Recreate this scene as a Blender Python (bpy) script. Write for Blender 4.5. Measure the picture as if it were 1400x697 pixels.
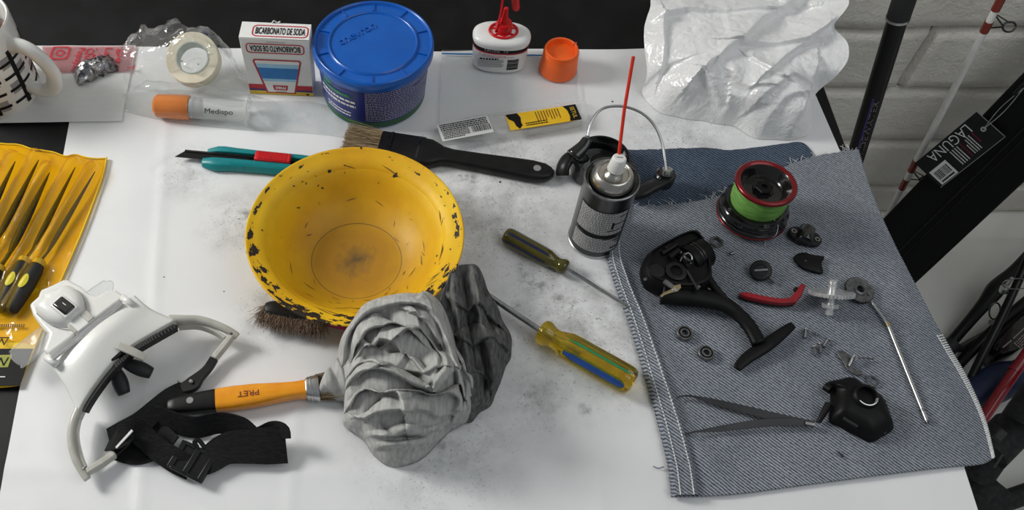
import bpy, bmesh, math, random
import numpy as np
from mathutils import Vector, Matrix, noise
random.seed(11)
PI = math.pi
for o in list(bpy.data.objects): bpy.data.objects.remove(o)
SC = bpy.context.scene
COL = SC.collection
# ------------------------------------------------------------------ camera
TZ, CH, PITCH, FPX, CX, CY = 0.75, 0.80, 56.0, 1240.0, 540.0, 348.5
CAM = Vector((0, 0, TZ + CH))
cd = bpy.data.cameras.new('camera'); cam = bpy.data.objects.new('camera', cd); COL.objects.link(cam)
cam.location = CAM; cam.rotation_euler = (math.radians(90 - PITCH), 0, 0)
cd.sensor_width = 36; cd.lens = FPX / 1400 * 36; cd.shift_x = (700 - CX) / 1400; cd.shift_y = 0
cd.clip_start = 0.02; cd.clip_end = 50
SC.camera = cam
# ------------------------------------------------------------------ light
w = bpy.data.worlds.new('world'); SC.world = w; w.use_nodes = True
bg = w.node_tree.nodes['Background']; bg.inputs[0].default_value = (0.90, 0.96, 1.0, 1); bg.inputs[1].default_value = 0.23
def area(name, loc, target, size, power, col=(1, 1, 1), sy=None):
    l = bpy.data.lights.new(name, 'AREA'); l.energy = power; l.color = col
    l.shape = 'RECTANGLE' if sy else 'SQUARE'; l.size = size
    if sy: l.size_y = sy
    o = bpy.data.objects.new(name, l); COL.objects.link(o); o.location = loc
    o.rotation_euler = (Vector(target) - Vector(loc)).to_track_quat('-Z', 'Y').to_euler()
    return o
area('window_light', (-1.55, 0.98, TZ + 1.05), (0.1, 0.5, TZ), 0.55, 38, (1.0, 0.99, 0.96))
area('fill_light', (1.35, 0.0, TZ + 1.85), (0.9, 0.7, 0.2), 1.7, 15, (0.96, 0.98, 1.0))  # added fill lamp, unseen, to brighten the wall and floor at right
vs = SC.view_settings
vs.view_transform = 'Standard'; vs.look = 'None'; vs.gamma = 1; vs.use_curve_mapping = False; vs.exposure = -0.27
# ------------------------------------------------------------------ placing
_p = math.radians(PITCH)
FW = Vector((0, math.cos(_p), -math.sin(_p))); UP = Vector((0, math.sin(_p), math.cos(_p))); RT = Vector((1, 0, 0))
def ray(px, py): return FW + RT * ((px - CX) / FPX) + UP * ((CY - py) / FPX)
def P(px, py, h=0.0):                 # point of the plane h above the table top
    d = ray(px, py); return CAM + d * ((CH - h) / -d.z)
def PV(px, py, Y):                    # point of the upright plane y = Y
    d = ray(px, py); return CAM + d * (Y / d.y)
def V(*a): return Vector(a)
def up(p, h): return Vector((p.x, p.y, TZ + h))
def cr(pts, n=8, closed=False):       # Catmull-Rom
    pts = [Vector(p) for p in pts]; m = len(pts); out = []
    for i in range(m if closed else m - 1):
        if closed: a, b, c, d = pts[i-1], pts[i], pts[(i+1) % m], pts[(i+2) % m]
        else: a, b, c, d = pts[max(i-1, 0)], pts[i], pts[i+1], pts[min(i+2, m-1)]
        for k in range(n):
            t = k / n
            out.append(0.5 * ((2*b) + (c-a)*t + (2*a-5*b+4*c-d)*t*t + (3*b-a-3*c+d)*t**3))
    if not closed: out.append(pts[-1].copy())
    return out
def fr(p, q, roll=0.0):               # frame at p, x towards q, z as upright as can be
    x = (q - p).normalized(); z = Vector((0, 0, 1)); y = z.cross(x)
    y = y.normalized() if y.length > 1e-6 else Vector((0, 1, 0))
    z = x.cross(y)
    m = Matrix((x, y, z)).transposed().to_4x4(); m.translation = p
    return m @ Matrix.Rotation(roll, 4, 'X')
def T(x, y=0, z=0): return Matrix.Translation((x, y, z))
def RX(a): return Matrix.Rotation(a, 4, 'X')
def RY(a): return Matrix.Rotation(a, 4, 'Y')
def RZ(a): return Matrix.Rotation(a, 4, 'Z')
def axis_frame(p, z):                 # frame at p whose z axis is given
    z = Vector(z).normalized(); m = z.to_track_quat('Z', 'Y').to_matrix().to_4x4(); m.translation = p; return m
# ------------------------------------------------------------------ materials
MATS = {}
def _nt(name):
    m = bpy.data.materials.new(name); m.use_nodes = True; nt = m.node_tree; MATS[name] = m
    return m, nt, nt.nodes['Principled BSDF'], nt.nodes, nt.links
def rgba(c): return (c[0], c[1], c[2], 1)
def mat(name, col, rough=0.5, metal=0.0, col2=None, scale=60, lo=0.4, hi=0.65, bump=0.0, bscale=None, stretch=None,
        trans=0.0, ior=1.45, coat=0.0, sss=0.0, spec=0.5, alpha=1.0, dist=0.0006, sheen=0.0):
    m, nt, b, N, L = _nt(name)
    b.inputs['Base Color'].default_value = rgba(col); b.inputs['Roughness'].default_value = rough
    b.inputs['Metallic'].default_value = metal; b.inputs['IOR'].default_value = ior
    b.inputs['Transmission Weight'].default_value = trans; b.inputs['Coat Weight'].default_value = coat
    b.inputs['Specular IOR Level'].default_value = spec; b.inputs['Alpha'].default_value = alpha
    if sheen: b.inputs['Sheen Weight'].default_value = sheen
    if sss:
        b.inputs['Subsurface Weight'].default_value = sss; b.inputs['Subsurface Radius'].default_value = (0.01, 0.01, 0.01)
        b.inputs['Subsurface Scale'].default_value = 0.5
    tc = N.new('ShaderNodeTexCoord'); src = tc.outputs['Object']
    if stretch:
        mp = N.new('ShaderNodeMapping'); mp.inputs['Scale'].default_value = stretch; L.new(src, mp.inputs[0]); src = mp.outputs[0]
    nz = N.new('ShaderNodeTexNoise'); nz.inputs['Scale'].default_value = scale; nz.inputs['Detail'].default_value = 5
    L.new(src, nz.inputs['Vector'])
    if col2 is None: col2 = tuple(c * 0.86 for c in col)
    r = N.new('ShaderNodeValToRGB'); r.color_ramp.elements[0].position = lo; r.color_ramp.elements[1].position = hi
    r.color_ramp.elements[0].color = rgba(col); r.color_ramp.elements[1].color = rgba(col2)
    L.new(nz.outputs['Fac'], r.inputs[0]); L.new(r.outputs[0], b.inputs['Base Color'])
    if bump:
        nb = N.new('ShaderNodeTexNoise'); nb.inputs['Scale'].default_value = bscale or scale * 4; nb.inputs['Detail'].default_value = 4
        L.new(src, nb.inputs['Vector'])
        bp = N.new('ShaderNodeBump'); bp.inputs['Strength'].default_value = bump; bp.inputs['Distance'].default_value = dist
        L.new(nb.outputs['Fac'], bp.inputs['Height']); L.new(bp.outputs[0], b.inputs['Normal'])
    return m
def film(name, tint=(0.95, 0.96, 0.96), haze=0.06, gloss=0.06, rough=0.1, bscale=90, bump=0.5, hazecol=(0.9, 0.9, 0.9), stretch=(1, 1, 1)):
    m, nt, b, N, L = _nt(name); N.remove(b); out = N['Material Output']
    tr = N.new('ShaderNodeBsdfTransparent'); tr.inputs[0].default_value = rgba(tint)
    gl = N.new('ShaderNodeBsdfGlossy'); gl.inputs['Roughness'].default_value = rough; gl.inputs[0].default_value = (1, 1, 1, 1)
    df = N.new('ShaderNodeBsdfDiffuse'); df.inputs[0].default_value = rgba(hazecol)
    tc = N.new('ShaderNodeTexCoord'); mp = N.new('ShaderNodeMapping'); mp.inputs['Scale'].default_value = stretch
    nz = N.new('ShaderNodeTexNoise'); nz.inputs['Scale'].default_value = bscale; nz.inputs['Detail'].default_value = 3
    L.new(tc.outputs['Object'], mp.inputs[0]); L.new(mp.outputs[0], nz.inputs['Vector'])
    bp = N.new('ShaderNodeBump'); bp.inputs['Strength'].default_value = bump; bp.inputs['Distance'].default_value = 0.002
    L.new(nz.outputs['Fac'], bp.inputs['Height']); L.new(bp.outputs[0], gl.inputs['Normal'])
    fs = N.new('ShaderNodeLayerWeight'); fs.inputs['Blend'].default_value = .5; L.new(bp.outputs[0], fs.inputs['Normal'])
    pw = N.new('ShaderNodeMath'); pw.operation = 'POWER'; pw.inputs[1].default_value = 3.5; L.new(fs.outputs['Facing'], pw.inputs[0])
    ad = N.new('ShaderNodeMath'); ad.operation = 'MULTIPLY_ADD'; ad.use_clamp = True; ad.inputs[1].default_value = .55; ad.inputs[2].default_value = gloss; L.new(pw.outputs[0], ad.inputs[0])
    m1 = N.new('ShaderNodeMixShader'); m1.inputs[0].default_value = haze; L.new(tr.outputs[0], m1.inputs[1]); L.new(df.outputs[0], m1.inputs[2])
    m2 = N.new('ShaderNodeMixShader'); L.new(ad.outputs[0], m2.inputs[0]); L.new(m1.outputs[0], m2.inputs[1]); L.new(gl.outputs[0], m2.inputs[2])
    L.new(m2.outputs[0], out.inputs[0])
    return m
# ------------------------------------------------------------------ meshes
ORG = {}
def setp(o, label=None, cat=None, group=None, kind=None):
    if label: o['label'] = label
    if cat: o['category'] = cat
    if group: o['group'] = group
    if kind: o['kind'] = kind
    return o
def thing(name, loc, label, cat, group=None):
    o = bpy.data.objects.new(name, None); COL.objects.link(o); o.location = loc; o.empty_display_size = 0.02
    ORG[o] = Vector(loc); return setp(o, label, cat, group)
def link(name, me, m, parent=None, smooth=35, bevel=0, bseg=2, solid=0, sub=0, origin=None):
    if parent is not None: org = ORG[parent]
    elif origin is not None: org = Vector(origin)
    else:
        xs = [v.co for v in me.vertices]
        org = Vector(((min(c.x for c in xs) + max(c.x for c in xs)) / 2, (min(c.y for c in xs) + max(c.y for c in xs)) / 2, min(c.z for c in xs)))
    me.transform(Matrix.Translation(-org))
    if m: me.materials.append(MATS[m])
    if smooth is None: me.polygons.foreach_set('use_smooth', [False] * len(me.polygons))
    else:
        me.polygons.foreach_set('use_smooth', [True] * len(me.polygons))
        if smooth < 180: me.set_sharp_from_angle(angle=math.radians(smooth))
    o = bpy.data.objects.new(name, me); COL.objects.link(o)
    ORG[o] = org
    if parent is not None: o.parent = parent
    else: o.location = org
    if sub:
        k = o.modifiers.new('sub', 'SUBSURF'); k.levels = sub; k.render_levels = sub
    if solid:
        k = o.modifiers.new('solid', 'SOLIDIFY'); k.thickness = solid; k.offset = 0
    if bevel:
        k = o.modifiers.new('bevel', 'BEVEL'); k.width = bevel; k.segments = bseg; k.limit_method = 'ANGLE'; k.angle_limit = math.radians(40)
        k.harden_normals = False
    return o
class MB:
    def __init__(s): s.v = []; s.f = []
    def add(s, vs, fs):
        b = len(s.v); s.v += [Vector(v) for v in vs]; s.f += [tuple(b + i for i in f) for f in fs]; return s
    def prism(s, pts, h):
        h = Vector((0, 0, h)) if not isinstance(h, Vector) else h
        n = len(pts); vs = [Vector(p) for p in pts] + [Vector(p) + h for p in pts]
        fs = [tuple(range(n - 1, -1, -1)), tuple(range(n, 2 * n))] + [(i, (i + 1) % n, n + (i + 1) % n, n + i) for i in range(n)]
        return s.add(vs, fs)
    def loft(s, rings, cap=True, closed=True):
        n = len(rings[0]); vs = [p for r in rings for p in r]; fs = []
        for k in range(len(rings) - 1):
            for i in range(n if closed else n - 1):
                a = k * n + i; b = k * n + (i + 1) % n; fs.append((a, b, b + n, a + n))
        if cap: fs.append(tuple(range(n - 1, -1, -1))); fs.append(tuple(range((len(rings) - 1) * n, len(rings) * n)))
        return s.add(vs, fs)
    def lathe(s, M, prof, seg=40, a0=0.0, a1=2 * PI, cap=False):
        full = abs(a1 - a0 - 2 * PI) < 1e-6; n = seg if full else seg + 1
        rings = []
        for r, z in prof:
            rings.append([M @ Vector((r * math.cos(a0 + (a1 - a0) * i / seg), r * math.sin(a0 + (a1 - a0) * i / seg), z)) for i in range(n)])
        return s.loft(rings, cap=cap, closed=full)
    def tube(s, pts, r, seg=10, cap=True, flat=None, upv=None):
        pts = [Vector(p) for p in pts]; n = len(pts)
        rs = r if isinstance(r, (list, tuple)) else [r] * n
        rings = []; y = None
        for i, p in enumerate(pts):
            t = (pts[min(i + 1, n - 1)] - pts[max(i - 1, 0)]).normalized()
            if y is None or upv is not None:
                u = Vector(upv) if upv is not None else Vector((0, 0, 1))
                if abs(t.dot(u)) > 0.98 and upv is None: u = Vector((1, 0, 0))
                y = u.cross(t).normalized()
            else:
                y = (y - t * y.dot(t)).normalized()
            z = t.cross(y); k = rs[i]
            a, b = (k, k) if flat is None else (k * flat[0], k * flat[1])
            if flat is None or flat != 'x': rings.append([p + y * (a * math.cos(2 * PI * j / seg)) + z * (b * math.sin(2 * PI * j / seg)) for j in range(seg)])
        return s.loft(rings, cap=cap)
    def strip(s, pts, w, t, ups=None):   # band of rectangular section, lying flat where ups is z
        pts = [Vector(p) for p in pts]; n = len(pts); rings = []
        ws = w if isinstance(w, (list, tuple)) else [w] * n
        for i, p in enumerate(pts):
            d = (pts[min(i + 1, n - 1)] - pts[max(i - 1, 0)]).normalized()
            u = Vector(ups[i]) if ups is not None else Vector((0, 0, 1))
            y = u.cross(d); y = y.normalized() if y.length > 1e-5 else Vector((0, 1, 0))
            z = d.cross(y)
            rings.append([p + y * ws[i]/2 - z * t/2, p - y * ws[i]/2 - z * t/2, p - y * ws[i]/2 + z * t/2, p + y * ws[i]/2 + z * t/2])
        return s.loft(rings)
    def box(s, M, x, y, z):
        vs = [M @ Vector((a * x / 2, b * y / 2, c * z / 2)) for a in (-1, 1) for b in (-1, 1) for c in (-1, 1)]
        return s.add(vs, [(0, 1, 3, 2), (4, 6, 7, 5), (0, 4, 5, 1), (2, 3, 7, 6), (0, 2, 6, 4), (1, 5, 7, 3)])
    def quad(s, a, b, c, d): return s.add([a, b, c, d], [(0, 1, 2, 3)])
    def grid(s, fn, nu, nv):
        vs = [fn(i / nu, j / nv) for j in range(nv + 1) for i in range(nu + 1)]
        fs = [(j * (nu + 1) + i, j * (nu + 1) + i + 1, (j + 1) * (nu + 1) + i + 1, (j + 1) * (nu + 1) + i) for j in range(nv) for i in range(nu)]
        return s.add(vs, fs)
    def mesh(s, name, clean=True):
        me = bpy.data.meshes.new(name); me.from_pydata([tuple(v) for v in s.v], [], s.f)
        if clean:
            bm = bmesh.new(); bm.from_mesh(me)
            bmesh.ops.remove_doubles(bm, verts=bm.verts, dist=1e-6)
            bmesh.ops.recalc_face_normals(bm, faces=bm.faces)
            bm.to_mesh(me); bm.free()
        return me
    def build(s, name, m, parent=None, clean=True, **k): return link(name, s.mesh(name, clean), m, parent, **k)
def mo(name, m, parent=None, **k):    # decorator-free shorthand: MB().….build
    pass
def poly2(pts, n=6, closed=True): return cr(pts, n, closed)
def text(body, M, size, m, parent, name='lettering', width=None, depth=0.0002, bend=None, shear=0.0, bold=0.0):
    cu = bpy.data.curves.new('t', 'FONT'); cu.body = body; cu.size = size; cu.extrude = depth / 2
    cu.align_x = 'CENTER'; cu.align_y = 'CENTER'; cu.shear = shear; cu.resolution_u = 3; cu.offset = bold
    o = bpy.data.objects.new('t', cu); COL.objects.link(o)
    dg = bpy.context.evaluated_depsgraph_get(); me = bpy.data.meshes.new_from_object(o.evaluated_get(dg))
    bpy.data.objects.remove(o); bpy.data.curves.remove(cu); me.materials.clear(); me.name = name
    if not len(me.vertices): return None
    xs = [v.co.x for v in me.vertices]; ys = [v.co.y for v in me.vertices]
    mx = (min(xs) + max(xs)) / 2; my = (min(ys) + max(ys)) / 2; k = width / (max(xs) - min(xs)) if width else 1.0
    for v in me.vertices:
        c = Vector(((v.co.x - mx) * k, v.co.y - my, v.co.z)); v.co = bend(c) if bend else M @ c
    return link(name, me, m, parent, smooth=None)
def dashes(mb, fn, w, h, rows, seed=1, fill=0.62, lo=0.02, hi=0.09, gap=0.012, th=None):
    """rows of illegible print on the rectangle w x h; fn maps (x, y) to a point"""
    rnd = random.Random(seed); th = th or h / rows * fill
    for r in range(rows):
        y = h / 2 - (r + 0.5) * h / rows; x = -w / 2; end = w / 2 * (1 if rnd.random() < .75 else rnd.uniform(.2, .9))
        while x < end:
            l = min(w * rnd.uniform(lo, hi), end - x)
            if l > w * 0.008: mb.quad(fn(x, y - th/2), fn(x + l, y - th/2), fn(x + l, y + th/2), fn(x, y + th/2))
            x += l + w * gap
    return mb
def plane_fn(M, z=0.0): return lambda x, y: M @ Vector((x, y, z))
def inside(p, poly):
    c = False; n = len(poly); j = n - 1
    for i in range(n):
        a, b = poly[i], poly[j]
        if (a[1] > p[1]) != (b[1] > p[1]) and p[0] < (b[0] - a[0]) * (p[1] - a[1]) / (b[1] - a[1]) + a[0]: c = not c
        j = i
    return c
def sd_poly(X, pts):                  # distance to a polyline and the side (+ is left of it), for many points at once
    best = np.full(len(X), 9.0); side = np.ones(len(X))
    for a, b in zip(pts, pts[1:]):
        a = np.array(a[:2]); d = np.array(b[:2]) - a; r = X - a; t = np.clip((r @ d) / max(d @ d, 1e-12), 0, 1)
        q = r - t[:, None] * d; l = np.hypot(q[:, 0], q[:, 1]); k = l < best
        best = np.where(k, l, best); side = np.where(k, np.sign(d[0] * r[:, 1] - d[1] * r[:, 0]), side)
    return best, side
def dist_poly(p, pts):
    best = 9.0
    for a, b in zip(pts, pts[1:]):
        d = b - a; t = max(0, min(1, (p - a).dot(d) / max(d.length_squared, 1e-12))); best = min(best, (p - a - d * t).length)
    return best
# ================================================================== special materials
def _noise(N, L, src, scale, detail=5, rough=0.5):
    n = N.new('ShaderNodeTexNoise'); n.inputs['Scale'].default_value = scale; n.inputs['Detail'].default_value = detail
    n.inputs['Roughness'].default_value = rough; L.new(src, n.inputs['Vector']); return n.outputs['Fac']
def _ramp(N, L, src, a, b, ca=(0, 0, 0), cb=(1, 1, 1)):
    r = N.new('ShaderNodeValToRGB'); r.color_ramp.elements[0].position = a; r.color_ramp.elements[1].position = b
    r.color_ramp.elements[0].color = rgba(ca); r.color_ramp.elements[1].color = rgba(cb); L.new(src, r.inputs[0]); return r.outputs[0]
def _math(N, L, op, a, b, clamp=True):
    m = N.new('ShaderNodeMath'); m.operation = op; m.use_clamp = clamp
    for i, x in enumerate((a, b)):
        if isinstance(x, (int, float)): m.inputs[i].default_value = x
        else: L.new(x, m.inputs[i])
    return m.outputs[0]
def _mix(N, L, fac, a, b):
    m = N.new('ShaderNodeMix'); m.data_type = 'RGBA'
    for k, x in ((0, fac), (6, a), (7, b)):
        if isinstance(x, tuple): m.inputs[k].default_value = rgba(x)
        elif isinstance(x, (int, float)): m.inputs[k].default_value = x
        else: L.new(x, m.inputs[k])
    return m.outputs[2]
def _near(N, L, src, c, r0, r1):      # 1 within r0 of c, 0 beyond r1
    d = N.new('ShaderNodeVectorMath'); d.operation = 'DISTANCE'; L.new(src, d.inputs[0]); d.inputs[1].default_value = c
    mr = N.new('ShaderNodeMapRange'); mr.inputs[1].default_value = r0; mr.inputs[2].default_value = r1
    mr.inputs[3].default_value = 1; mr.inputs[4].default_value = 0; L.new(d.outputs['Value'], mr.inputs[0]); return mr.outputs[0]
def _bump(N, L, h, b, strength, dist):
    bp = N.new('ShaderNodeBump'); bp.inputs['Strength'].default_value = strength; bp.inputs['Distance'].default_value = dist
    L.new(h, bp.inputs['Height']); L.new(bp.outputs[0], b.inputs['Normal'])
def paper_mat():
    m, nt, b, N, L = _nt('paper'); tc = N.new('ShaderNodeTexCoord'); s = tc.outputs['Object']
    base = _mix(N, L, _ramp(N, L, _noise(N, L, s, 6), .35, .7), (0.80, 0.805, 0.81), (0.74, 0.745, 0.75))
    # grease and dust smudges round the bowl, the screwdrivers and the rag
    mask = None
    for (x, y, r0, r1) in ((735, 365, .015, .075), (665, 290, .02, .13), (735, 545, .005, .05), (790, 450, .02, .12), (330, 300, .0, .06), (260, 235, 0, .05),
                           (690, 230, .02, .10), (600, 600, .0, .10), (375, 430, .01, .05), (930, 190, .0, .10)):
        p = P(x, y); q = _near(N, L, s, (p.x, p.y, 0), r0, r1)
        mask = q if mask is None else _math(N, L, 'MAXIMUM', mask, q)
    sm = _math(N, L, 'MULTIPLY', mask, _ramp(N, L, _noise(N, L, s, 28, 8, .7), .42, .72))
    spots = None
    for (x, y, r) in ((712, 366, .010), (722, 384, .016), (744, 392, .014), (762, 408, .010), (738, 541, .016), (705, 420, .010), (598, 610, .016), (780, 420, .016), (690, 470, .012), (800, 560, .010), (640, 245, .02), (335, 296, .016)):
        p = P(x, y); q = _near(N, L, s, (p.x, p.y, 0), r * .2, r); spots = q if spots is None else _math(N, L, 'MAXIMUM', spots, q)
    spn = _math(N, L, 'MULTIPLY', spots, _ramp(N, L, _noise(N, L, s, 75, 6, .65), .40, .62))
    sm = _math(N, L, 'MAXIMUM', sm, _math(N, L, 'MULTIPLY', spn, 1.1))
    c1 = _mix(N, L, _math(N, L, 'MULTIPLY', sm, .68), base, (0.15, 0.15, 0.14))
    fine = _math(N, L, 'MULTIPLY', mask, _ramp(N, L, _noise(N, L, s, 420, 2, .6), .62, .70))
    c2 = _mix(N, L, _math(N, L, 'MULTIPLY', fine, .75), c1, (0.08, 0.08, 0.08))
    vo = N.new('ShaderNodeTexVoronoi'); vo.inputs['Scale'].default_value = 42; L.new(s, vo.inputs['Vector'])
    rnd = N.new('ShaderNodeSeparateColor'); L.new(vo.outputs['Color'], rnd.inputs[0])
    th = _math(N, L, 'MULTIPLY', rnd.outputs[0], .058); sp = _math(N, L, 'LESS_THAN', vo.outputs['Distance'], th)
    keep = _math(N, L, 'GREATER_THAN', rnd.outputs[1], .45)
    c3 = _mix(N, L, _math(N, L, 'MULTIPLY', sp, keep), c2, (0.05, 0.05, 0.05))
    L.new(c3, b.inputs['Base Color']); b.inputs['Roughness'].default_value = 0.36
    _bump(N, L, _noise(N, L, s, 9, 3), b, .35, .004)
paper_mat()
def denim_mat(name, light, dark, period, amt=1.0, wear=(0.30, 0.34, 0.42)):
    m, nt, b, N, L = _nt(name); tc = N.new('ShaderNodeTexCoord'); s = tc.outputs['Object']
    mp = N.new('ShaderNodeMapping'); mp.inputs['Rotation'].default_value = (0, 0, math.radians(-47)); L.new(s, mp.inputs[0])
    wv = N.new('ShaderNodeTexWave'); wv.inputs['Scale'].default_value = 0.314 / period; wv.inputs['Distortion'].default_value = 1.4
    wv.inputs['Detail'].default_value = 2; wv.inputs['Detail Scale'].default_value = 2.5; L.new(mp.outputs[0], wv.inputs['Vector'])
    n1 = _math(N, L, 'ADD', _math(N, L, 'MULTIPLY', _noise(N, L, s, 900, 2), .5), _math(N, L, 'MULTIPLY', _noise(N, L, s, 330, 2), .5)); n2 = _ramp(N, L, _noise(N, L, s, 9, 6, .65), .32, .72)
    f = _math(N, L, 'ADD', _math(N, L, 'MULTIPLY', wv.outputs['Fac'], .72), _math(N, L, 'MULTIPLY', _math(N, L, 'SUBTRACT', n1, .38), .95))
    c = _mix(N, L, f, dark, light)
    c = _mix(N, L, _math(N, L, 'MULTIPLY', n2, .45), c, wear)
    L.new(c, b.inputs['Base Color']); b.inputs['Roughness'].default_value = .95; b.inputs['Specular IOR Level'].default_value = .1
    _bump(N, L, wv.outputs['Fac'], b, .5, .0006)
denim_mat('denim_pale', (0.49, 0.53, 0.59), (0.004, 0.0055, 0.010), .0027, wear=(0.07, 0.085, 0.115))
denim_mat('denim_blue', (0.17, 0.22, 0.30), (0.003, 0.005, 0.012), .0030, wear=(0.014, 0.026, 0.050))
def bowl_mat():
    m, nt, b, N, L = _nt('bowl_enamel'); tc = N.new('ShaderNodeTexCoord'); s = tc.outputs['Object']
    sx = N.new('ShaderNodeSeparateXYZ'); L.new(s, sx.inputs[0])
    rr = N.new('ShaderNodeVectorMath'); rr.operation = 'LENGTH'; cx = N.new('ShaderNodeCombineXYZ')
    L.new(sx.outputs[0], cx.inputs[0]); L.new(sx.outputs[1], cx.inputs[1]); L.new(cx.outputs[0], rr.inputs[0]); R = rr.outputs['Value']
    base = _mix(N, L, _ramp(N, L, _noise(N, L, s, 14, 6), .35, .7), (0.84, 0.52, 0.010), (0.68, 0.35, 0.006))
    # worn ochre base, dark middle; amber spread up the wall paints in shading
    flr = _ramp(N, L, _math(N, L, 'ADD', _math(N, L, 'MULTIPLY', R, 10, False), _math(N, L, 'MULTIPLY', _noise(N, L, s, 45, 6), .22)), .44, 1.02)
    base = _mix(N, L, flr, (0.40, 0.20, 0.014), base)
    mid = _ramp(N, L, _math(N, L, 'ADD', _math(N, L, 'MULTIPLY', R, 18, False), _noise(N, L, s, 70, 7, .7)), .45, .95)
    base = _mix(N, L, mid, (0.12, 0.075, 0.03), base)
    ring = _math(N, L, 'LESS_THAN', _math(N, L, 'ABSOLUTE', _math(N, L, 'SUBTRACT', R, .0475, False), 0, False), .0005)
    base = _mix(N, L, _math(N, L, 'MULTIPLY', ring, .7), base, (0.10, 0.06, 0.02))
    # chips: many on the rim, few inside
    rim = _ramp(N, L, R, .092, .106)
    r2 = N.new('ShaderNodeMapRange'); r2.inputs[1].default_value = .090; r2.inputs[2].default_value = .104; L.new(R, r2.inputs[0])
    front = N.new('ShaderNodeMapRange'); front.inputs[1].default_value = .06; front.inputs[2].default_value = -.11; L.new(sx.outputs[1], front.inputs[0])
    thr = _math(N, L, 'SUBTRACT', .72, _math(N, L, 'MULTIPLY', r2.outputs[0], _math(N, L, 'ADD', .105, _math(N, L, 'MULTIPLY', front.outputs[0], .185))))
    nrm = N.new('ShaderNodeVectorMath'); nrm.operation = 'NORMALIZE'; L.new(cx.outputs[0], nrm.inputs[0])
    sc9 = N.new('ShaderNodeVectorMath'); sc9.operation = 'SCALE'; sc9.inputs['Scale'].default_value = 5.0; L.new(nrm.outputs[0], sc9.inputs[0])
    sp9 = N.new('ShaderNodeSeparateXYZ'); L.new(sc9.outputs[0], sp9.inputs[0]); cb9 = N.new('ShaderNodeCombineXYZ')
    L.new(sp9.outputs[0], cb9.inputs[0]); L.new(sp9.outputs[1], cb9.inputs[1]); L.new(_math(N, L, 'MULTIPLY', R, 130, False), cb9.inputs[2])
    n = _noise(N, L, cb9.outputs[0], 1.5, 7, .62); bead = _math(N, L, 'GREATER_THAN', R, .1078); n = _math(N, L, 'SUBTRACT', n, _math(N, L, 'MULTIPLY', bead, .06)); chip = _math(N, L, 'GREATER_THAN', n, thr)
    far = _math(N, L, 'MULTIPLY', _math(N, L, 'GREATER_THAN', _noise(N, L, s, 120, 3), .70), _ramp(N, L, R, .07, .08))
    base = _mix(N, L, _math(N, L, 'MAXIMUM', chip, far), base, (0.022, 0.016, 0.012))
    # scratches round the wall
    L.new(base, b.inputs['Base Color']); b.inputs['Roughness'].default_value = .5; b.inputs['Specular IOR Level'].default_value = .35
    _bump(N, L, _noise(N, L, s, 120, 3), b, .15, .0008)
bowl_mat()
def wall_mat():
    m, nt, b, N, L = _nt('wall_paint'); tc = N.new('ShaderNodeTexCoord'); s = tc.outputs['Object']
    c = _mix(N, L, _ramp(N, L, _noise(N, L, s, 7, 6), .35, .7), (0.86, 0.825, 0.755), (0.77, 0.735, 0.665))
    L.new(c, b.inputs['Base Color']); b.inputs['Roughness'].default_value = .75
    h = _math(N, L, 'ADD', _noise(N, L, s, 18, 8, .7), _math(N, L, 'MULTIPLY', _noise(N, L, s, 160, 4), .25), False)
    _bump(N, L, h, b, .8, .012)
wall_mat()
mat('floor_tile', (0.80, 0.80, 0.75), .35, col2=(0.74, 0.74, 0.69), scale=5)
mat('table_black', (0.006, 0.006, 0.0065), .5, col2=(0.010, 0.010, 0.011), scale=25, bump=.1, spec=.22)
mat('black_plastic', (0.007, 0.007, 0.0075), .38, col2=(0.010, 0.010, 0.011), scale=80, spec=.35)
mat('black_matte', (0.009, 0.009, 0.0095), .72, col2=(0.022, 0.022, 0.023), scale=120, bump=.25)
mat('black_gloss', (0.008, 0.008, 0.009), .16, col2=(0.012, 0.012, 0.013), coat=.5)
mat('steel', (0.58, 0.58, 0.58), .28, 1.0, col2=(0.52, 0.52, 0.52), scale=90)
mat('gunmetal', (0.05, 0.05, 0.052), .42, .7)
mat('steel_dark', (0.24, 0.24, 0.245), .38, 1.0, col2=(0.14, 0.14, 0.14), scale=150)
mat('brass', (0.50, 0.40, 0.24), .32, 1.0)
mat('white_plastic', (0.80, 0.80, 0.78), .28, col2=(0.74, 0.74, 0.72), scale=20)
mat('white_ink', (0.78, 0.78, 0.78), .5)
mat('grey_ink', (0.30, 0.30, 0.31), .5)
mat('black_ink', (0.008, 0.008, 0.009), .6, spec=.2)
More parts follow.
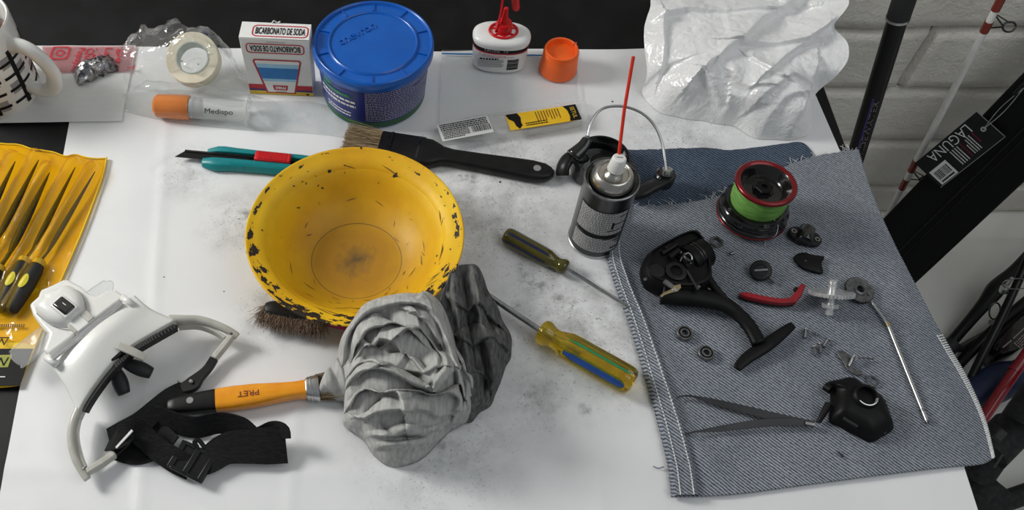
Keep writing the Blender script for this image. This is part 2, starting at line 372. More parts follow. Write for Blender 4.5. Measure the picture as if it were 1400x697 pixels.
# ================================================================== room
fl = MB(); fl.box(T(0.3, 0.2, -0.02), 4.6, 3.2, 0.04)
setp(fl.build('floor', 'floor_tile', origin=(0, 0, 0)), kind='structure')
WY = 1.15
wl = MB(); wl.box(T(0.3, WY + 0.075, 1.3), 4.6, 0.10, 2.68)
wall = setp(wl.build('wall_back', 'wall_paint', origin=(0.3, WY, 0)), kind='structure')
def brick_mesh(seed, wx, hz):
    nx, nz = 8, 4; mb = MB(); rnd = random.Random(seed); off = Vector((seed * 3.1, seed * 1.7, 0))
    def f(u, v):
        x = (u - .5) * wx; z = (v - .5) * hz; e = min(min(u, 1 - u) * wx, min(v, 1 - v) * hz)
        d = 0.022 if e > 0.004 else (0.006 if e < 1e-6 else 0.016)
        n = noise.noise(Vector((x * 14, z * 14, 0)) + off) * 0.006 * (1 if e > 1e-6 else 0)
        jit = 0.004 * noise.noise(Vector((x * 30, z * 30, 5)) + off) if 1e-6 < e < .02 else 0
        return Vector((x + jit, -d - n, z + jit))
    us = [0, .018, .06, .25, .5, .75, .94, .982, 1]; vz = [0, .05, .16, .5, .84, .95, 1]
    vs = [f(u, v) for v in vz for u in us]; k = len(us)
    mb.add(vs, [(j*k+i, j*k+i+1, (j+1)*k+i+1, (j+1)*k+i) for j in range(len(vz)-1) for i in range(k-1)])
    return mb.mesh('brick')
BW, BH = 0.40, 0.14
bms = []
for s_ in range(6):
    me = brick_mesh(s_, BW - .004, BH - .004); me.materials.append(MATS['wall_paint'])
    me.polygons.foreach_set('use_smooth', [True] * len(me.polygons)); bms.append(me)
jx = PV(1255, 85, WY).x; jz = 0.367
for k in range(-3, 7):
    z0 = jz + BH * k; h = BH
    off = jx if (k % 2 == 0) == (0 % 2 == 0) and k % 2 == 0 else jx + BW * (.56 if k == -1 else .5)
    if k == 1: off = jx + .19
    i = -8
    while off + i * BW < 2.5:
        x = off + i * BW
        if x + BW > -1.9:
            o = bpy.data.objects.new('brick', bms[(i * 5 + k * 7) % 6]); COL.objects.link(o); o.parent = wall
            zc = z0 + BH / 2
            if z0 < 0:  # bottom course is cut by the floor
                o.scale = (1, 1, (z0 + BH) / BH); zc = (z0 + BH) / 2
            o.location = (x + BW / 2 - 0.3, 0.026, zc)
        i += 1
# ------------------------------------------------------------------ table
tr = P(1119, 112).x; tr2 = P(1315, 640).x
XR = 0.5 * (tr + tr2) + 0.004
tb = thing('table', (0.1, 0.55, 0), 'black work table spread with white paper', 'table')
t_ = MB(); t_.box(T((XR - 0.95) / 2, 0.57, TZ - 0.0145), XR + 0.95, 1.06, 0.027); t_.build('table_top', 'table_black', tb, bevel=.002)
for x in (-.9, XR - .06):
    for y in (.09, 1.05):
        l = MB(); l.box(T(x, y, (TZ - .028) / 2), .045, .045, TZ - .028); l.build('leg', 'table_black', tb, bevel=.002)
for y in (.09, 1.05):
    l = MB(); l.box(T((XR - .96) / 2, y, TZ - .06), XR + .84, .02, .06); l.build('apron', 'table_black', tb)
# ------------------------------------------------------------------ paper
LE = [P(115, 63), P(95, 168), P(0, 677), P(-50, 930)]
RE = [P(1090, 66), P(1111, 122), P(1150, 212), P(1212, 350), P(1318, 640), P(1337, 699), P(1405, 930)]
def along(pl, y):
    for a, b in zip(pl, pl[1:]):
        if a.y >= y >= b.y: return a.x + (b.x - a.x) * (a.y - y) / (a.y - b.y)
    return pl[0].x if y > pl[0].y else pl[-1].x
def yb(u):   # the far edge is a little wavy
    return P(600, 67.5).y + 0.003 * math.sin(u * 9) + 0.002 * math.sin(u * 23)
yf = P(600, 850).y
CRS = [([P(228, 172), P(212, 400), P(190, 700)], .0011, .006), ([P(60, 455), P(215, 450), P(330, 440)], .0014, .012), ([P(405, 560), P(396, 700)], .0009, .006),
       ([P(820, 640), P(822, 700)], .0009, .005), ([P(0, 640), P(420, 648), P(900, 655)], .0009, .008), ([P(120, 470), P(215, 690)], .0007, .012)]
CRS = [([Vector((p.x, p.y, 0)) for p in a], b, c) for a, b, c in CRS]
def pf(u, v):
    y = yf + (yb(u) - yf) * v; xl = along(LE, y); xr = along(RE, y); x = xl + (xr - xl) * u
    q = Vector((x, y, 0)); z = 0.0009 + 0.0006 * noise.noise(Vector((x * 6, y * 6, 3)))
    for pl, a, wd in CRS:
        d = dist_poly(q, pl)
        if d < wd * 3: z += a * math.exp(-(d / wd) ** 2)
    return Vector((x, y, TZ + max(z, 0.0004)))
pm = MB().grid(pf, 200, 130)
setp(pm.build('paper_sheet', 'paper', origin=(0, 0, TZ), clean=False, smooth=180), 'white paper sheet with creases and smudges spread over the black table', 'paper')
# ================================================================== back row on the table
mat('mug_glaze', (0.80, 0.80, 0.77), .14, coat=.4, col2=(0.77, 0.77, 0.74), scale=10)
mat('coffee', (0.10, 0.05, 0.03), .3)
mat('tub_blue', (0.003, 0.105, 0.47), .3, col2=(0.003, 0.09, 0.42), scale=30, coat=.2)
mat('tub_label', (0.006, 0.020, 0.20), .36, col2=(0.006, 0.018, 0.18))
mat('tub_green', (0.008, 0.10, 0.03), .4)
mat('green_ink', (0.03, 0.30, 0.08), .45)
mat('card_white', (0.80, 0.80, 0.78), .45, col2=(0.77, 0.77, 0.75))
mat('red_ink', (0.50, 0.012, 0.025), .45)
mat('pink_ink', (0.62, 0.08, 0.16), .5)
mat('purple_ink', (0.05, 0.02, 0.14), .45)
mat('yellow_ink', (0.72, 0.48, 0.03), .45)
mat('blue_ink', (0.02, 0.20, 0.55), .45)
mat('sky_ink', (0.35, 0.62, 0.82), .45)
mat('red_plastic', (0.62, 0.006, 0.010), .3, sss=.1)
mat('orange_plastic', (0.95, 0.15, 0.018), .42, col2=(0.90, 0.13, 0.015))
mat('tape_cream', (0.76, 0.70, 0.55), .6, col2=(0.70, 0.63, 0.47), scale=40, bump=.2)
mat('tape_core', (0.50, 0.55, 0.50), .5)
mat('foil', (0.55, 0.55, 0.56), .22, 1.0, col2=(0.14, 0.14, 0.16), scale=120, bump=.6, bscale=160, dist=.002)
film('clear_film', haze=.05, gloss=.04, rough=.08, bscale=70, bump=.8)
film('crinkled_film', haze=.05, gloss=.10, rough=.06, bscale=140, bump=1.0)
film('cloudy_film', haze=.30, gloss=.04, rough=.16, bscale=60, bump=.8, hazecol=(.86, .86, .84))
film('milky_film', haze=.80, gloss=.03, rough=.2, bscale=50, bump=.8, hazecol=(.80, .80, .79), stretch=(1, 4, 1))
film('pink_film', tint=(.9, .55, .58), haze=.5, hazecol=(.36, .20, .21), gloss=.05, bscale=60, bump=.6)
film('orange_film', tint=(.95, .45, .15), haze=.75, hazecol=(.75, .25, .06), gloss=.05, bscale=30, bump=.2)
mat('bag_white', (0.83, 0.83, 0.83), .38, col2=(0.78, 0.78, 0.79), scale=12, bump=.6, bscale=60, dist=.002, sss=.25)
# ------------------------------------------------------------------ mug
mc = V(-0.4745, 0.772, TZ); mug = thing('mug', mc, 'white ceramic mug with black and grey plaid print', 'mug')
Mm = T(*mc); MR = .0485; MH = .118
mb = MB().lathe(Mm, [(0, .001), (.040, .001), (.044, .003), (MR - .001, .012), (MR, .03), (MR, .11), (MR - .0006, .1165), (MR - .002, MH), (MR - .0038, .1165), (MR - .0045, .11), (MR - .0045, .02), (MR - .012, .008), (0, .008)], 64)
mb.build('body', 'mug_glaze', mug)
hd = math.radians(-16); hx, hy = math.cos(hd), math.sin(hd)
hp = cr([mc + V(hx * r, hy * r, z) for r, z in ((.045, .090), (.058, .0955), (.074, .090), (.0865, .073), (.089, .055), (.081, .036), (.066, .027), (.045, .030))], 7)
MB().tube(hp, [.0078] * len(hp), 14, flat=(1.25, .9), upv=(hy, -hx, 0)).build('handle', 'mug_glaze', mug, smooth=180)
MB().lathe(Mm, [(0, .085), (MR - .0046, .085)], 40).build('coffee', 'coffee', mug)
def cylpatch(mb, C, r, a0, a1, z0, z1, n=8, m=1, skew=0.0, taper=None):
    def f(u, v):
        z = z0 + (z1 - z0) * v; a = a0 + (a1 - a0) * u + skew * v; rr = r if taper is None else taper(z)
        return C + V(rr * math.cos(a), rr * math.sin(a), z)
    mb.grid(f, n, m); return mb
D = math.radians
bk = MB(); gy = MB(); rr = MR + .0003
for a in (-72, -118, -26, 20):
    cylpatch(bk, mc, rr, D(a - 3.5), D(a + 3.5), .014, .092, 4, 6)
    for q, z in enumerate((.024, .042, .060, .078)):
        cylpatch(bk, mc, rr, D(a - 20), D(a + 20), z - .002, z + .002, 10)
        s_ = 1 if q % 2 == 0 else -1
        cylpatch(gy, mc, rr - .00015, D(a + (2 if s_ > 0 else -17)), D(a + (17 if s_ > 0 else -2)), z - .006, z + .009, 6)
bk.build('plaid_lines', 'black_ink', mug, clean=False); gy.build('plaid_squares', 'grey_ink', mug, clean=False)
# ------------------------------------------------------------------ printed pharmacy bag under the mug
def sheet(px, h, amp=.0012, n=26, seed=0, fs=18):
    """a thin sheet with the outline px (four sides given as corner list), wavy"""
    a, b, c, d = [P(*p, h) for p in px]
    def f(u, v):
        p = (a * (1 - u) + b * u) * (1 - v) + (d * (1 - u) + c * u) * v
        return p + V(0, 0, amp * (1 + noise.noise(Vector((p.x * fs, p.y * fs, seed)))))
    return MB().grid(f, n, n)
pb = thing('pharmacy_bag', up(P(90, 120), .001), 'flat milky plastic bag with pink printed band under the mug', 'plastic bag')
sheet([(-60, 63), (186, 63), (166, 166), (-70, 170)], .0022, .0009, 40, 3, 30).build('bag_sheet', 'milky_film', pb, clean=False, smooth=180)
sheet([(58, 63.5), (184, 63.5), (178, 98), (60, 100)], .0045, .0006, 20, 3, 30).build('printed_band', 'pink_film', pb, clean=False, smooth=180)
def flatM(px, py, h, ang): return T(*P(px, py, h)) @ RZ(D(ang))
for i, (s_, x, y, w_) in enumerate((('Popayán', 106, 81, .041), ('Quilic', 119, 80, .036), ('- Za', 131, 76, .026), ('La U', 146, 76, .028), ('gie', 163, 76, .024))):
    text(s_, flatM(x, y, .0062, -92), .0125, 'red_ink', pb, width=w_)
text('T', flatM(178, 92, .0062, -92), .016, 'red_ink', pb)
ic = flatM(82, 72, .0062, 0); q = MB()
q.loft([[ic @ V(s * (abs(math.cos(a)) ** .4) * (1 if math.cos(a) > 0 else -1), s * (abs(math.sin(a)) ** .4) * (1 if math.sin(a) > 0 else -1), 0) for a in [k * PI / 16 for k in range(32)]] for s in (.0115, .0095)], cap=False)
q.loft([[ic @ V(s * math.cos(a), s * math.sin(a), 0) for a in [k * PI / 12 for k in range(24)]] for s in (.0055, .0038)], cap=False)
q.build('camera_icon', 'red_ink', pb, clean=False)
# foil scrap
fm = flatM(131, 100, .0, 32); mb = MB(); rnd = random.Random(5)
mb.grid(lambda u, v: fm @ V((u - .5) * .050 + .004 * noise.noise(V(v * 6, u * 5, 1)), (v - .5) * .030 + .004 * noise.noise(V(u * 7, v * 3, 2)), .006 + .013 * (1 - abs(2 * u - 1) ** 2.5) * (1 - abs(2 * v - 1) ** 2.5) + .006 * noise.noise(V(u * 9, v * 7, 4))), 12, 8)
setp(mb.build('foil_scrap', 'foil', smooth=12, solid=.0006), 'small crumpled silver foil scrap on the printed bag', 'foil')
# ------------------------------------------------------------------ tape roll in its clear bag
tilt = D(30); c0 = P(265, 82, .034); Mt = T(*c0) @ RX(tilt) @ RZ(0)
tp = thing('tape_roll', up(P(265, 110), .003), 'cream masking tape roll inside crumpled clear bag', 'tape')
RO, RI, TW = .0315, .0195, .020
MB().lathe(Mt, [(RI, -TW/2), (RO - .001, -TW/2), (RO, -TW/2 + .001), (RO, TW/2 - .001), (RO - .001, TW/2), (RI, TW/2), (RI, -TW/2)], 56).build('tape', 'tape_cream', tp)
MB().lathe(Mt, [(RI, -TW/2 - .0005), (RI, TW/2 + .0008), (RI - .0014, TW/2 + .0008), (RI - .0014, -TW/2 - .0005), (RI, -TW/2 - .0005)], 48).build('core', 'tape_core', tp)
def blob(outline, center, top, edge=None, nr=26, ns=96, fold=None, power=2.2, seed=0, topflat=.75):
    """dome over an outline (list of world points, their z kept as the rim height)"""
    o = cr(outline, max(2, ns // len(outline)), True); n = len(o); rings = []
    for k in range(nr + 1):
        s_ = 1 - k / nr
        ring = []
        for p in o:
            q = center + (p - center) * s_; zr = p.z
            z = zr + (top + TZ - zr) * (1 - s_ ** power) ** topflat
            ring.append(Vector((q.x, q.y, z)))
        rings.append(ring)
    if fold: rings = [[fold(p, 1 - k / nr, i / n) for i, p in enumerate(r)] for k, r in enumerate(rings)]
    return MB().loft(rings, cap=False)
def cloth(outline, center, top, folds, nr, ns, power, topflat, seed, swirl=None, steep=.22, grow=1.0):
    o = cr(outline, max(2, ns // len(outline)), True); n = len(o); O = np.array([tuple(p) for p in o]); c = np.array(tuple(center))
    S = np.repeat(1 - np.arange(nr + 1) / nr, n); O2 = np.tile(O, (nr + 1, 1)); X = c + (O2 - c) * S[:, None]
    X[:, 2] = O2[:, 2] + (top + TZ - O2[:, 2]) * (1 - S ** power) ** topflat
    f = np.minimum(1, (1 - S) * 6); z = np.zeros(len(X)); sh = np.zeros((len(X), 2)); XY = X[:, :2].copy()
    wob = np.array([(noise.noise(V(x * 45, y * 45, seed)), noise.noise(V(x * 45, y * 45, seed + 7))) for x, y in XY]); XW = XY + wob * .0035
    for pl, a, w_ in folds:
        d, sd = sd_poly(XW, [tuple(p) for p in pl])
        if a > 0:
            g = a * grow * np.where(sd > 0, np.exp(-(d / (w_ * 1.5)) ** 1.3), np.exp(-(d / (w_ * steep)) ** 2)); z += g; sh[:, 1] -= .55 * g
        else: z += a * grow * np.exp(-d / w_)
    if swirl is not None:
        D_ = XY - np.array(swirl[:2]); R = np.hypot(D_[:, 0], D_[:, 1]); A_ = np.arctan2(D_[:, 1], D_[:, 0])
        w2 = np.array([noise.noise(V(x * 20, y * 20, 2)) * 5 + noise.noise(V(x * 48, y * 48, 5)) * 1.6 for x, y in D_])
        ph = (R * 300 + A_ * .9 + w2) / (2 * PI); saw = ph - np.floor(ph); saw = np.where(saw < .85, saw / .85, (1 - saw) / .15)
        z += .0042 * (saw - .5) * np.minimum(1, R / .02)
    z += np.array([.004 * noise.noise(V(x * 32 + 1, y * 32, seed)) + .0022 * abs(noise.noise(V(x * 80, y * 80, seed))) for x, y in XY])
    X[:, 2] = np.maximum(X[:, 2] + z * f, TZ + .0015); X[:, 0] += wob[:, 0] * .003; X[:, 1] += wob[:, 1] * .003 + sh[:, 1] * f
    mb = MB(); return mb.loft([[Vector(X[k * n + i]) for i in range(n)] for k in range(nr + 1)], cap=False)
def crease(p, s, seed, freqs=((26, .012), (60, .005))):
    z = 0
    for f, a in freqs:
        w_ = V(noise.noise(p * 9 + V(seed, 0, 0)), noise.noise(p * 9 + V(0, seed, 4)), 0) * .6
        z += a * (abs(noise.noise(p * f + w_ + V(seed * 1.3, seed, 0))) * 2 - .5)
    return z
cb = [P(172, 118, .004), P(168, 92, .012), P(186, 50, .012), P(207, 46, .025), P(238, 36, .035), P(280, 48, .035), P(312, 72, .02), P(338, 106, .008), P(343, 126, .003), P(300, 126, .003), P(245, 128, .004), P(212, 124, .003)]
ctr = V(c0.x, c0.y, 0); ctr.z = TZ
bagm = blob(cb, V(c0.x - .005, c0.y, TZ), .066, nr=34, ns=150, fold=lambda p, s, u: p + V(0, 0, max(-.003, crease(p, s, 3) * (1 if s > .02 else 1))) + V(crease(p.zxy, s, 8), crease(p.yzx, s, 9), 0) * .5)
setp(bagm.build('clear_bag', 'crinkled_film', smooth=28), 'crinkled clear plastic bag wrapped over the tape roll', 'plastic bag')
# ------------------------------------------------------------------ syringe in its wrapper
s0, s1 = P(212, 144, .016), P(338, 152, .016); Ms = fr(s0, s1); SL = (s1 - s0).length
sy = thing('syringe', up(P(300, 148), .002), 'clear syringe with translucent orange cap inside clear wrapper', 'syringe')
MX = Ms @ RY(PI / 2)
MB().lathe(MX, [(0, 0), (.011, 0), (.0135, .003), (.0145, .02), (.0145, .040), (.0135, .042), (0, .042)], 36).build('cap', 'orange_film', sy, clean=False)
MB().lathe(MX, [(0, .042), (.0128, .042), (.0128, .047), (.011, .047), (.011, .050), (.0128, .050), (.0128, .054), (0, .055)], 30).build('piston', 'grey_ink', sy)
MB().lathe(MX, [(.0128, .043), (.0128, SL), (.018, SL), (.018, SL + .002), (.0118, SL + .002)], 36).build('barrel', 'cloudy_film', sy)
def wrap(r, a0): return lambda c: MX @ V(r * math.cos(a0 + c.y / r), r * math.sin(a0 + c.y / r), c.x)
def sybend(xo, off): return lambda c: Ms @ V(xo + c.x, .0131 * math.sin(c.y / .0131 + off), .0131 * math.cos(c.y / .0131 + off))
text('Medispo', None, .0085, 'black_ink', sy, bend=sybend(.079, -1.0), width=.033)
sc_ = MB()
for k in range(18):
    for (a, b) in ((.30, .62 if k % 3 else .75),):
        x = .058 + k * .0028; M_ = [Ms @ V(x + d, .0131 * math.sin(t), .0131 * math.cos(t)) for t in (a, b) for d in (0, .0007)]
        sc_.quad(M_[0], M_[1], M_[3], M_[2])
sc_.build('graduations', 'grey_ink', sy, clean=False)
wb = thing('wrapper', up(P(330, 150), .001), 'long clear sterile wrapper around the syringe', 'wrapper')
W0 = [(164, 129), (245, 122), (340, 137), (432, 140), (505, 170), (540, 186)]; W1 = [(168, 152), (245, 168), (330, 177), (420, 182), (470, 188), (520, 196)]
w0 = cr([P(*p, .002) for p in W0], 10); w1 = cr([P(*p, .002) for p in W1], 10)
def wf(u, v):
    k = min(int(u * (len(w0) - 1)), len(w0) - 2); t = u * (len(w0) - 1) - k
    a = w0[k].lerp(w0[k+1], t); b = w1[k].lerp(w1[k+1], t); p = a.lerp(b, v)
    lift = .0325 * math.sin(PI * v) ** .7 * min(1, max(0, (u - .02) / .10)) * min(1, max(.07, (.50 - u) / .10))
    return p + V(0, 0, lift + .003 * (noise.noise(p * 40) + .4) + .0035 * abs(noise.noise(p * V(60, 60, 60).x)) * (.3 + lift * 20) - (.001 if lift < .003 else 0))
MB().grid(wf, 90, 18).build('front_film', 'clear_film', wb, clean=False, smooth=40)
MB().grid(lambda u, v: (lambda p: V(p.x, p.y, TZ + .0022))(wf(u, v)), 60, 6).build('paper_back', 'cloudy_film', wb, clean=False, smooth=40)
# ------------------------------------------------------------------ soda box
bx = thing('soda_box', up(P(386, 131), .001), 'white baking soda carton with red bordered lettering standing upside down', 'box')
yaw = D(-3.5); bl = P(342.5, 128.5); br = P(428.5, 132.5); bc = (bl + br) / 2; W = (br - bl).length; H = .0885; DP = .026
Mb = T(bc.x, bc.y, TZ + .0012) @ RZ(math.atan2(br.y - bl.y, br.x - bl.x))
k1 = 1.04
vs = [V(-W/2, 0, 0), V(W/2, 0, 0), V(W/2, DP, 0), V(-W/2, DP, 0), V(-W/2*k1, 0, H), V(W/2*k1, 0, H - .001), V(W/2*k1, DP, H - .002), V(-W/2*k1, DP, H)]
MB().add([Mb @ v for v in vs], [(3, 2, 1, 0), (0, 1, 5, 4), (1, 2, 6, 5), (2, 3, 7, 6), (3, 0, 4, 7), (4, 5, 6, 7)]).build('carton', 'card_white', bx, bevel=.0006)
MB().box(Mb @ T(0, DP / 2, H + .0004), W * k1, DP * .98, .0009).build('top_flap', 'card_white', bx)
MB().tube([Mb @ V(-.006, DP - .001, H), Mb @ V(-.003, DP, H + .004), Mb @ V(.001, DP, H + .001), Mb @ V(.004, DP, H + .003)], .0008, 6).build('torn_tab', 'card_white', bx)
FM = Mb @ RX(PI / 2) @ T(0, 0, .0003)      # front face: x right, y up
TM = Mb @ T(0, DP / 2, H + .0011)
def rrect(M, cx, cy, w_, h_, r, t, mname, name, par):
    def ring(w2, h2, r2):
        out = []
        for sx, sy_, a in ((1, 1, 0), (-1, 1, 90), (-1, -1, 180), (1, -1, 270)):
            for k in range(5):
                an = D(a + 22.5 * k); out.append(M @ V(cx + sx * (w2/2 - r2) + r2 * math.cos(an), cy + sy_ * (h2/2 - r2) + r2 * math.sin(an), 0))
        return out
    MB().loft([ring(w_, h_, r), ring(w_ - 2*t, h_ - 2*t, max(r - t, .0002))], cap=False).build(name, mname, par, clean=False)
rrect(FM, 0, H - .0145, W * .88, .0150, .005, .0015, 'red_ink', 'title_border', bx)
text('BICARBONATO DE SODA', FM @ T(0, H - .0145, .0002) @ RZ(PI), .0118, 'black_ink', bx, width=W * .76, bold=.0002)
rrect(TM, .006, -.001, W * .84, .0190, .006, .0015, 'red_ink', 'flap_border', bx)
text('BICARBONATO DE SODA', TM @ T(.006, -.001, .0002), .0150, 'black_ink', bx, width=W * .74, bold=.0002)
def facepoly(M, pts, mname, name, par, z=0.0): return MB().add([M @ V(x, y, z) for x, y in pts], [tuple(range(len(pts)))]).build(name, mname, par, clean=False)
hw = W / 2
facepoly(FM, [(-hw, .0095), (hw, .0095), (hw, .0165), (-hw, .0165)], 'red_ink', 'red_stripe', bx)
facepoly(FM, [(-hw, .0060), (hw, .0060), (hw, .0095), (-hw, .0095)], 'purple_ink', 'purple_stripe', bx)
facepoly(FM, [(-hw, .0002), (hw, .0002), (hw, .0060), (-hw, .0060)], 'yellow_ink', 'yellow_stripe', bx)
def trap(k, y0, y1): return [(-.0165 * k - .0015, y0), (-.019 * k + 0.003, y0 - .0), (.0165 * k + .0015, y0), (.0285 * k, y1 - .003), (.0270 * k, y1), (-.0270 * k, y1), (-.0285 * k, y1 - .003)]
def trp(g): return [(-.0175 + g, .003 + g), (.0175 - g, .003 + g), (.0285 - g * 1.2, .0545), (.0265 - g * 1.1, .0575 - g), (-.0265 + g * 1.1, .0575 - g), (-.0285 + g * 1.2, .0545)]
facepoly(FM, trp(0), 'red_ink', 'panel_border', bx, .0002)
facepoly(FM, trp(.0019), 'card_white', 'panel_white', bx, .0003)
def wd(y, g=.0019): return (.0175 - g) + (.011) * (y - .003) / .0515 - .0003
for y0, y1, mm in ((.027, .0445, 'blue_ink'), (.0445, .0505, 'sky_ink'), (.023, .027, 'sky_ink')):
    facepoly(FM, [(-wd(y0), y0), (wd(y0), y0), (wd(y1), y1), (-wd(y1), y1)], mm, 'panel_band', bx, .0004)
facepoly(FM, [(-.0080, .0085), (.0080, .0085), (.0092, .0165), (-.0092, .0165)], 'red_ink', 'badge', bx, .0005)
text('mac', FM @ T(0, .0125, .0007) @ RZ(PI), .0075, 'white_ink', bx, width=.0125, bold=.0002)
q = MB(); dashes(q, plane_fn(FM @ T(0, .0058, .0005)), .013, .0012, 1, 3); q.build('fine_print', 'black_ink', bx, clean=False)
q = MB(); dashes(q, plane_fn(FM @ T(.002, H - .0045, .0002)), .022, .0014, 1, 4); q.build('fine_print', 'grey_ink', bx, clean=False)
q = MB(); q.box(FM @ T(hw - .0065, .0027, .0001), .0028, .0026, .0003); q.build('print_mark', 'black_ink', bx)
# ------------------------------------------------------------------ blue grease tub
tc0 = P(512, 126); TB = V(tc0.x, tc0.y, TZ + .001); tub = thing('grease_tub', TB, 'blue plastic grease tub with lid and printed label', 'tub')
Mt2 = T(*TB)
def tr_(z): return .0605 + .0048 * z / .072
MB().lathe(Mt2, [(0, 0), (.057, 0), (.0598, .002), (.0605, .005), (tr_(.073), .073), (tr_(.073) - .001, .074)], 72).build('body', 'tub_blue', tub)
Mlid = T(TB.x, TB.y, TB.z) @ RZ(D(12))
LZ = .0725
lid = MB().lathe(Mlid, [(.0655, LZ - .004), (.0690, LZ - .004), (.0693, LZ - .0035), (.0693, LZ + .0055), (.0688, LZ + .008), (.0672, LZ + .0092), (.0655, LZ + .0085), (.0648, LZ + .0068), (.0642, LZ + .0056), (.0525, LZ + .0056), (.0512, LZ + .0076), (.0500, LZ + .0082), (.0488, LZ + .0076), (.0482, LZ + .0062), (0, LZ + .0064)], 96).build('lid', 'tub_blue', tub, smooth=50)
for k in range(10):
    a = 2 * PI * k / 10 + .1; q = MB().box(Mlid @ RZ(a) @ T(.059, 0, LZ + .0064), .011, .0012, .0018); q.build('lid_rib', 'tub_blue', lid)
text('chevron', Mlid @ T(-.016, .018, LZ + .0069) @ RZ(D(24)), .0165, 'tub_blue', lid, depth=.0014, width=.050)
lb = MB(); cylpatch(lb, TB, 0, D(-165), D(-15), .0125, .0660, 60, 2, taper=lambda z: tr_(z) + .0003); lb.build('label', 'tub_label', tub, clean=False)
lb = MB(); cylpatch(lb, TB, 0, D(-175), D(-5), .0035, .0125, 60, 1, taper=lambda z: tr_(z) + .0003); lb.build('label_foot', 'tub_green', tub, clean=False)
lb = MB(); cylpatch(lb, TB, 0, D(-180), D(-166), .018, .066, 6, 1, taper=lambda z: tr_(z) + .0004); lb.build('label_edge', 'card_white', tub, clean=False)
lb = MB(); cylpatch(lb, TB, 0, D(-177), D(-171), .056, .063, 4, 1, taper=lambda z: tr_(z) + .0006); lb.build('emblem', 'red_ink', tub, clean=False)
lb = MB(); cylpatch(lb, TB, 0, D(-100), D(-14), .0135, .0655, 40, 1, taper=lambda z: tr_(z) + .0005); lb.build('print_panel', 'tub_label', tub, clean=False)
def tubfn(a0, off=.0008): return lambda x, y: TB + V((tr_(y) + off) * math.cos(a0 + x / .063), (tr_(y) + off) * math.sin(a0 + x / .063), y)
fz = lambda a0, zc, off=.0008: (lambda x, y: tubfn(a0, off)(x, y + zc))
q = MB(); dashes(q, fz(D(-58), .0395), .088, .050, 17, 7, .26, .015, .05, .010); q.build('fine_print', 'white_ink', tub, clean=False)
q = MB(); dashes(q, fz(D(-132), .040), .052, .014, 2, 12, .5, .05, .14, .02); q.build('bold_print', 'white_ink', tub, clean=False)
q = MB(); dashes(q, fz(D(-131), .0215), .036, .010, 2, 14, .5, .05, .14, .02); q.build('bold_print', 'white_ink', tub, clean=False)
q = MB(); dashes(q, fz(D(-139), .060), .026, .006, 1, 15, .75, .06, .1, .02); dashes(q, fz(D(-133), .052), .040, .006, 1, 16, .75, .06, .1, .02); q.build('title_print', 'green_ink', tub, clean=False)
def tubbend(a0, zc): return lambda c: TB + V((tr_(zc) + .0009) * math.cos(a0 + c.x / .063), (tr_(zc) + .0009) * math.sin(a0 + c.x / .063), zc + c.y)
text('2', None, .009, 'green_ink', tub, bend=tubbend(D(-112), .052))
# ------------------------------------------------------------------ oil bottle
ob0 = P(681, 87); OB = V(ob0.x, ob0.y, TZ + .0035); oil = thing('oil_bottle', OB, 'white oval oil bottle with red nozzle and striped label', 'bottle')
oy = D(-5)
def oval(z, s, ax=.0335, ay=.0205, n=56, pw=2.6):
    out = []
    for k in range(n):
        a = 2 * PI * k / n; c, s2 = math.cos(a), math.sin(a)
        x = ax * s * abs(c) ** (2 / pw) * (1 if c >= 0 else -1); y = ay * s * abs(s2) ** (2 / pw) * (1 if s2 >= 0 else -1)
        out.append(OB + (RZ(oy) @ V(x, y, z)))
    return out
OH = .040
MB().loft([oval(z, s_) for z, s_ in ((0, .93), (.002, .975), (.004, .985), (OH - .003, 1.0), (OH, 1.03), (OH + .003, 1.04), (OH + .005, 1.02), (OH + .0075, .93), (OH + .0085, .80), (OH + .009, .4))]).build('body', 'white_plastic', oil, smooth=50)
def ovalband(z0, z1, grow, i0=0, i1=56, mname='black_ink', name='band', wrapn=56):
    a, b = oval(z0, .985 + .015 * z0 / OH + grow), oval(z1, .985 + .015 * z1 / OH + grow)
    mbx = MB(); idx = [i % 56 for i in range(i0, i1 + 1)]
    mbx.loft([[a[i] for i in idx], [b[i] for i in idx]], cap=False, closed=False); return mbx.build(name, mname, oil, clean=False)
ovalband(.0325, .0385, .006, mname='black_ink', name='black_band'); ovalband(.0305, .0325, .006, mname='red_ink', name='red_band')
def ovalfn(x, y, off=.0006):   # x along the front, y height
    k = 42 + x / .0012; r = oval(max(y, .001), .985 + .015 * y / OH + .012)
    i = int(math.floor(k)); t = k - i; return r[i % 56].lerp(r[(i + 1) % 56], t)
_front = {}
def frontfn(zc, grow=.012):
    def f(x, y):
        z = zc + y; ax = .0335 * (.985 + grow); ay = .0205 * (.985 + grow); xx = max(-.995, min(.995, x / ax))
        yy = -ay * (1 - abs(xx) ** 2.6) ** (1 / 2.6); return OB + (RZ(oy) @ V(x, yy, z))
    return f
q = MB(); dashes(q, frontfn(.0165), .032, .013, 7, 21, .5, .03, .10, .012); q.v = [v + V(-.010, 0, 0) for v in q.v]; q.build('fine_print', 'grey_ink', oil, clean=False)
q = MB(); dashes(q, frontfn(.0272), .050, .004, 2, 22, .45, .02, .08, .01); q.build('fine_print', 'pink_ink', oil, clean=False)
q = MB(); dashes(q, frontfn(.0237), .024, .0028, 1, 23, .9, .08, .12, .05); q.v = [v + V(-.012, 0, 0) for v in q.v]; q.build('bold_print', 'black_ink', oil, clean=False)
q = MB(); q.v = []
for k in range(11):
    z = .0065 + .0016 * k; t = (.0004, .0007, .0003, .0009)[k * 7 % 4]; f_ = frontfn(z, .014)
    q.loft([[f_(.0095 + .0135 * i / 6, d) for i in range(7)] for d in (-t, t)], cap=False, closed=False)
q.build('barcode', 'black_ink', oil, clean=False)
f_ = frontfn(.0355, .022)
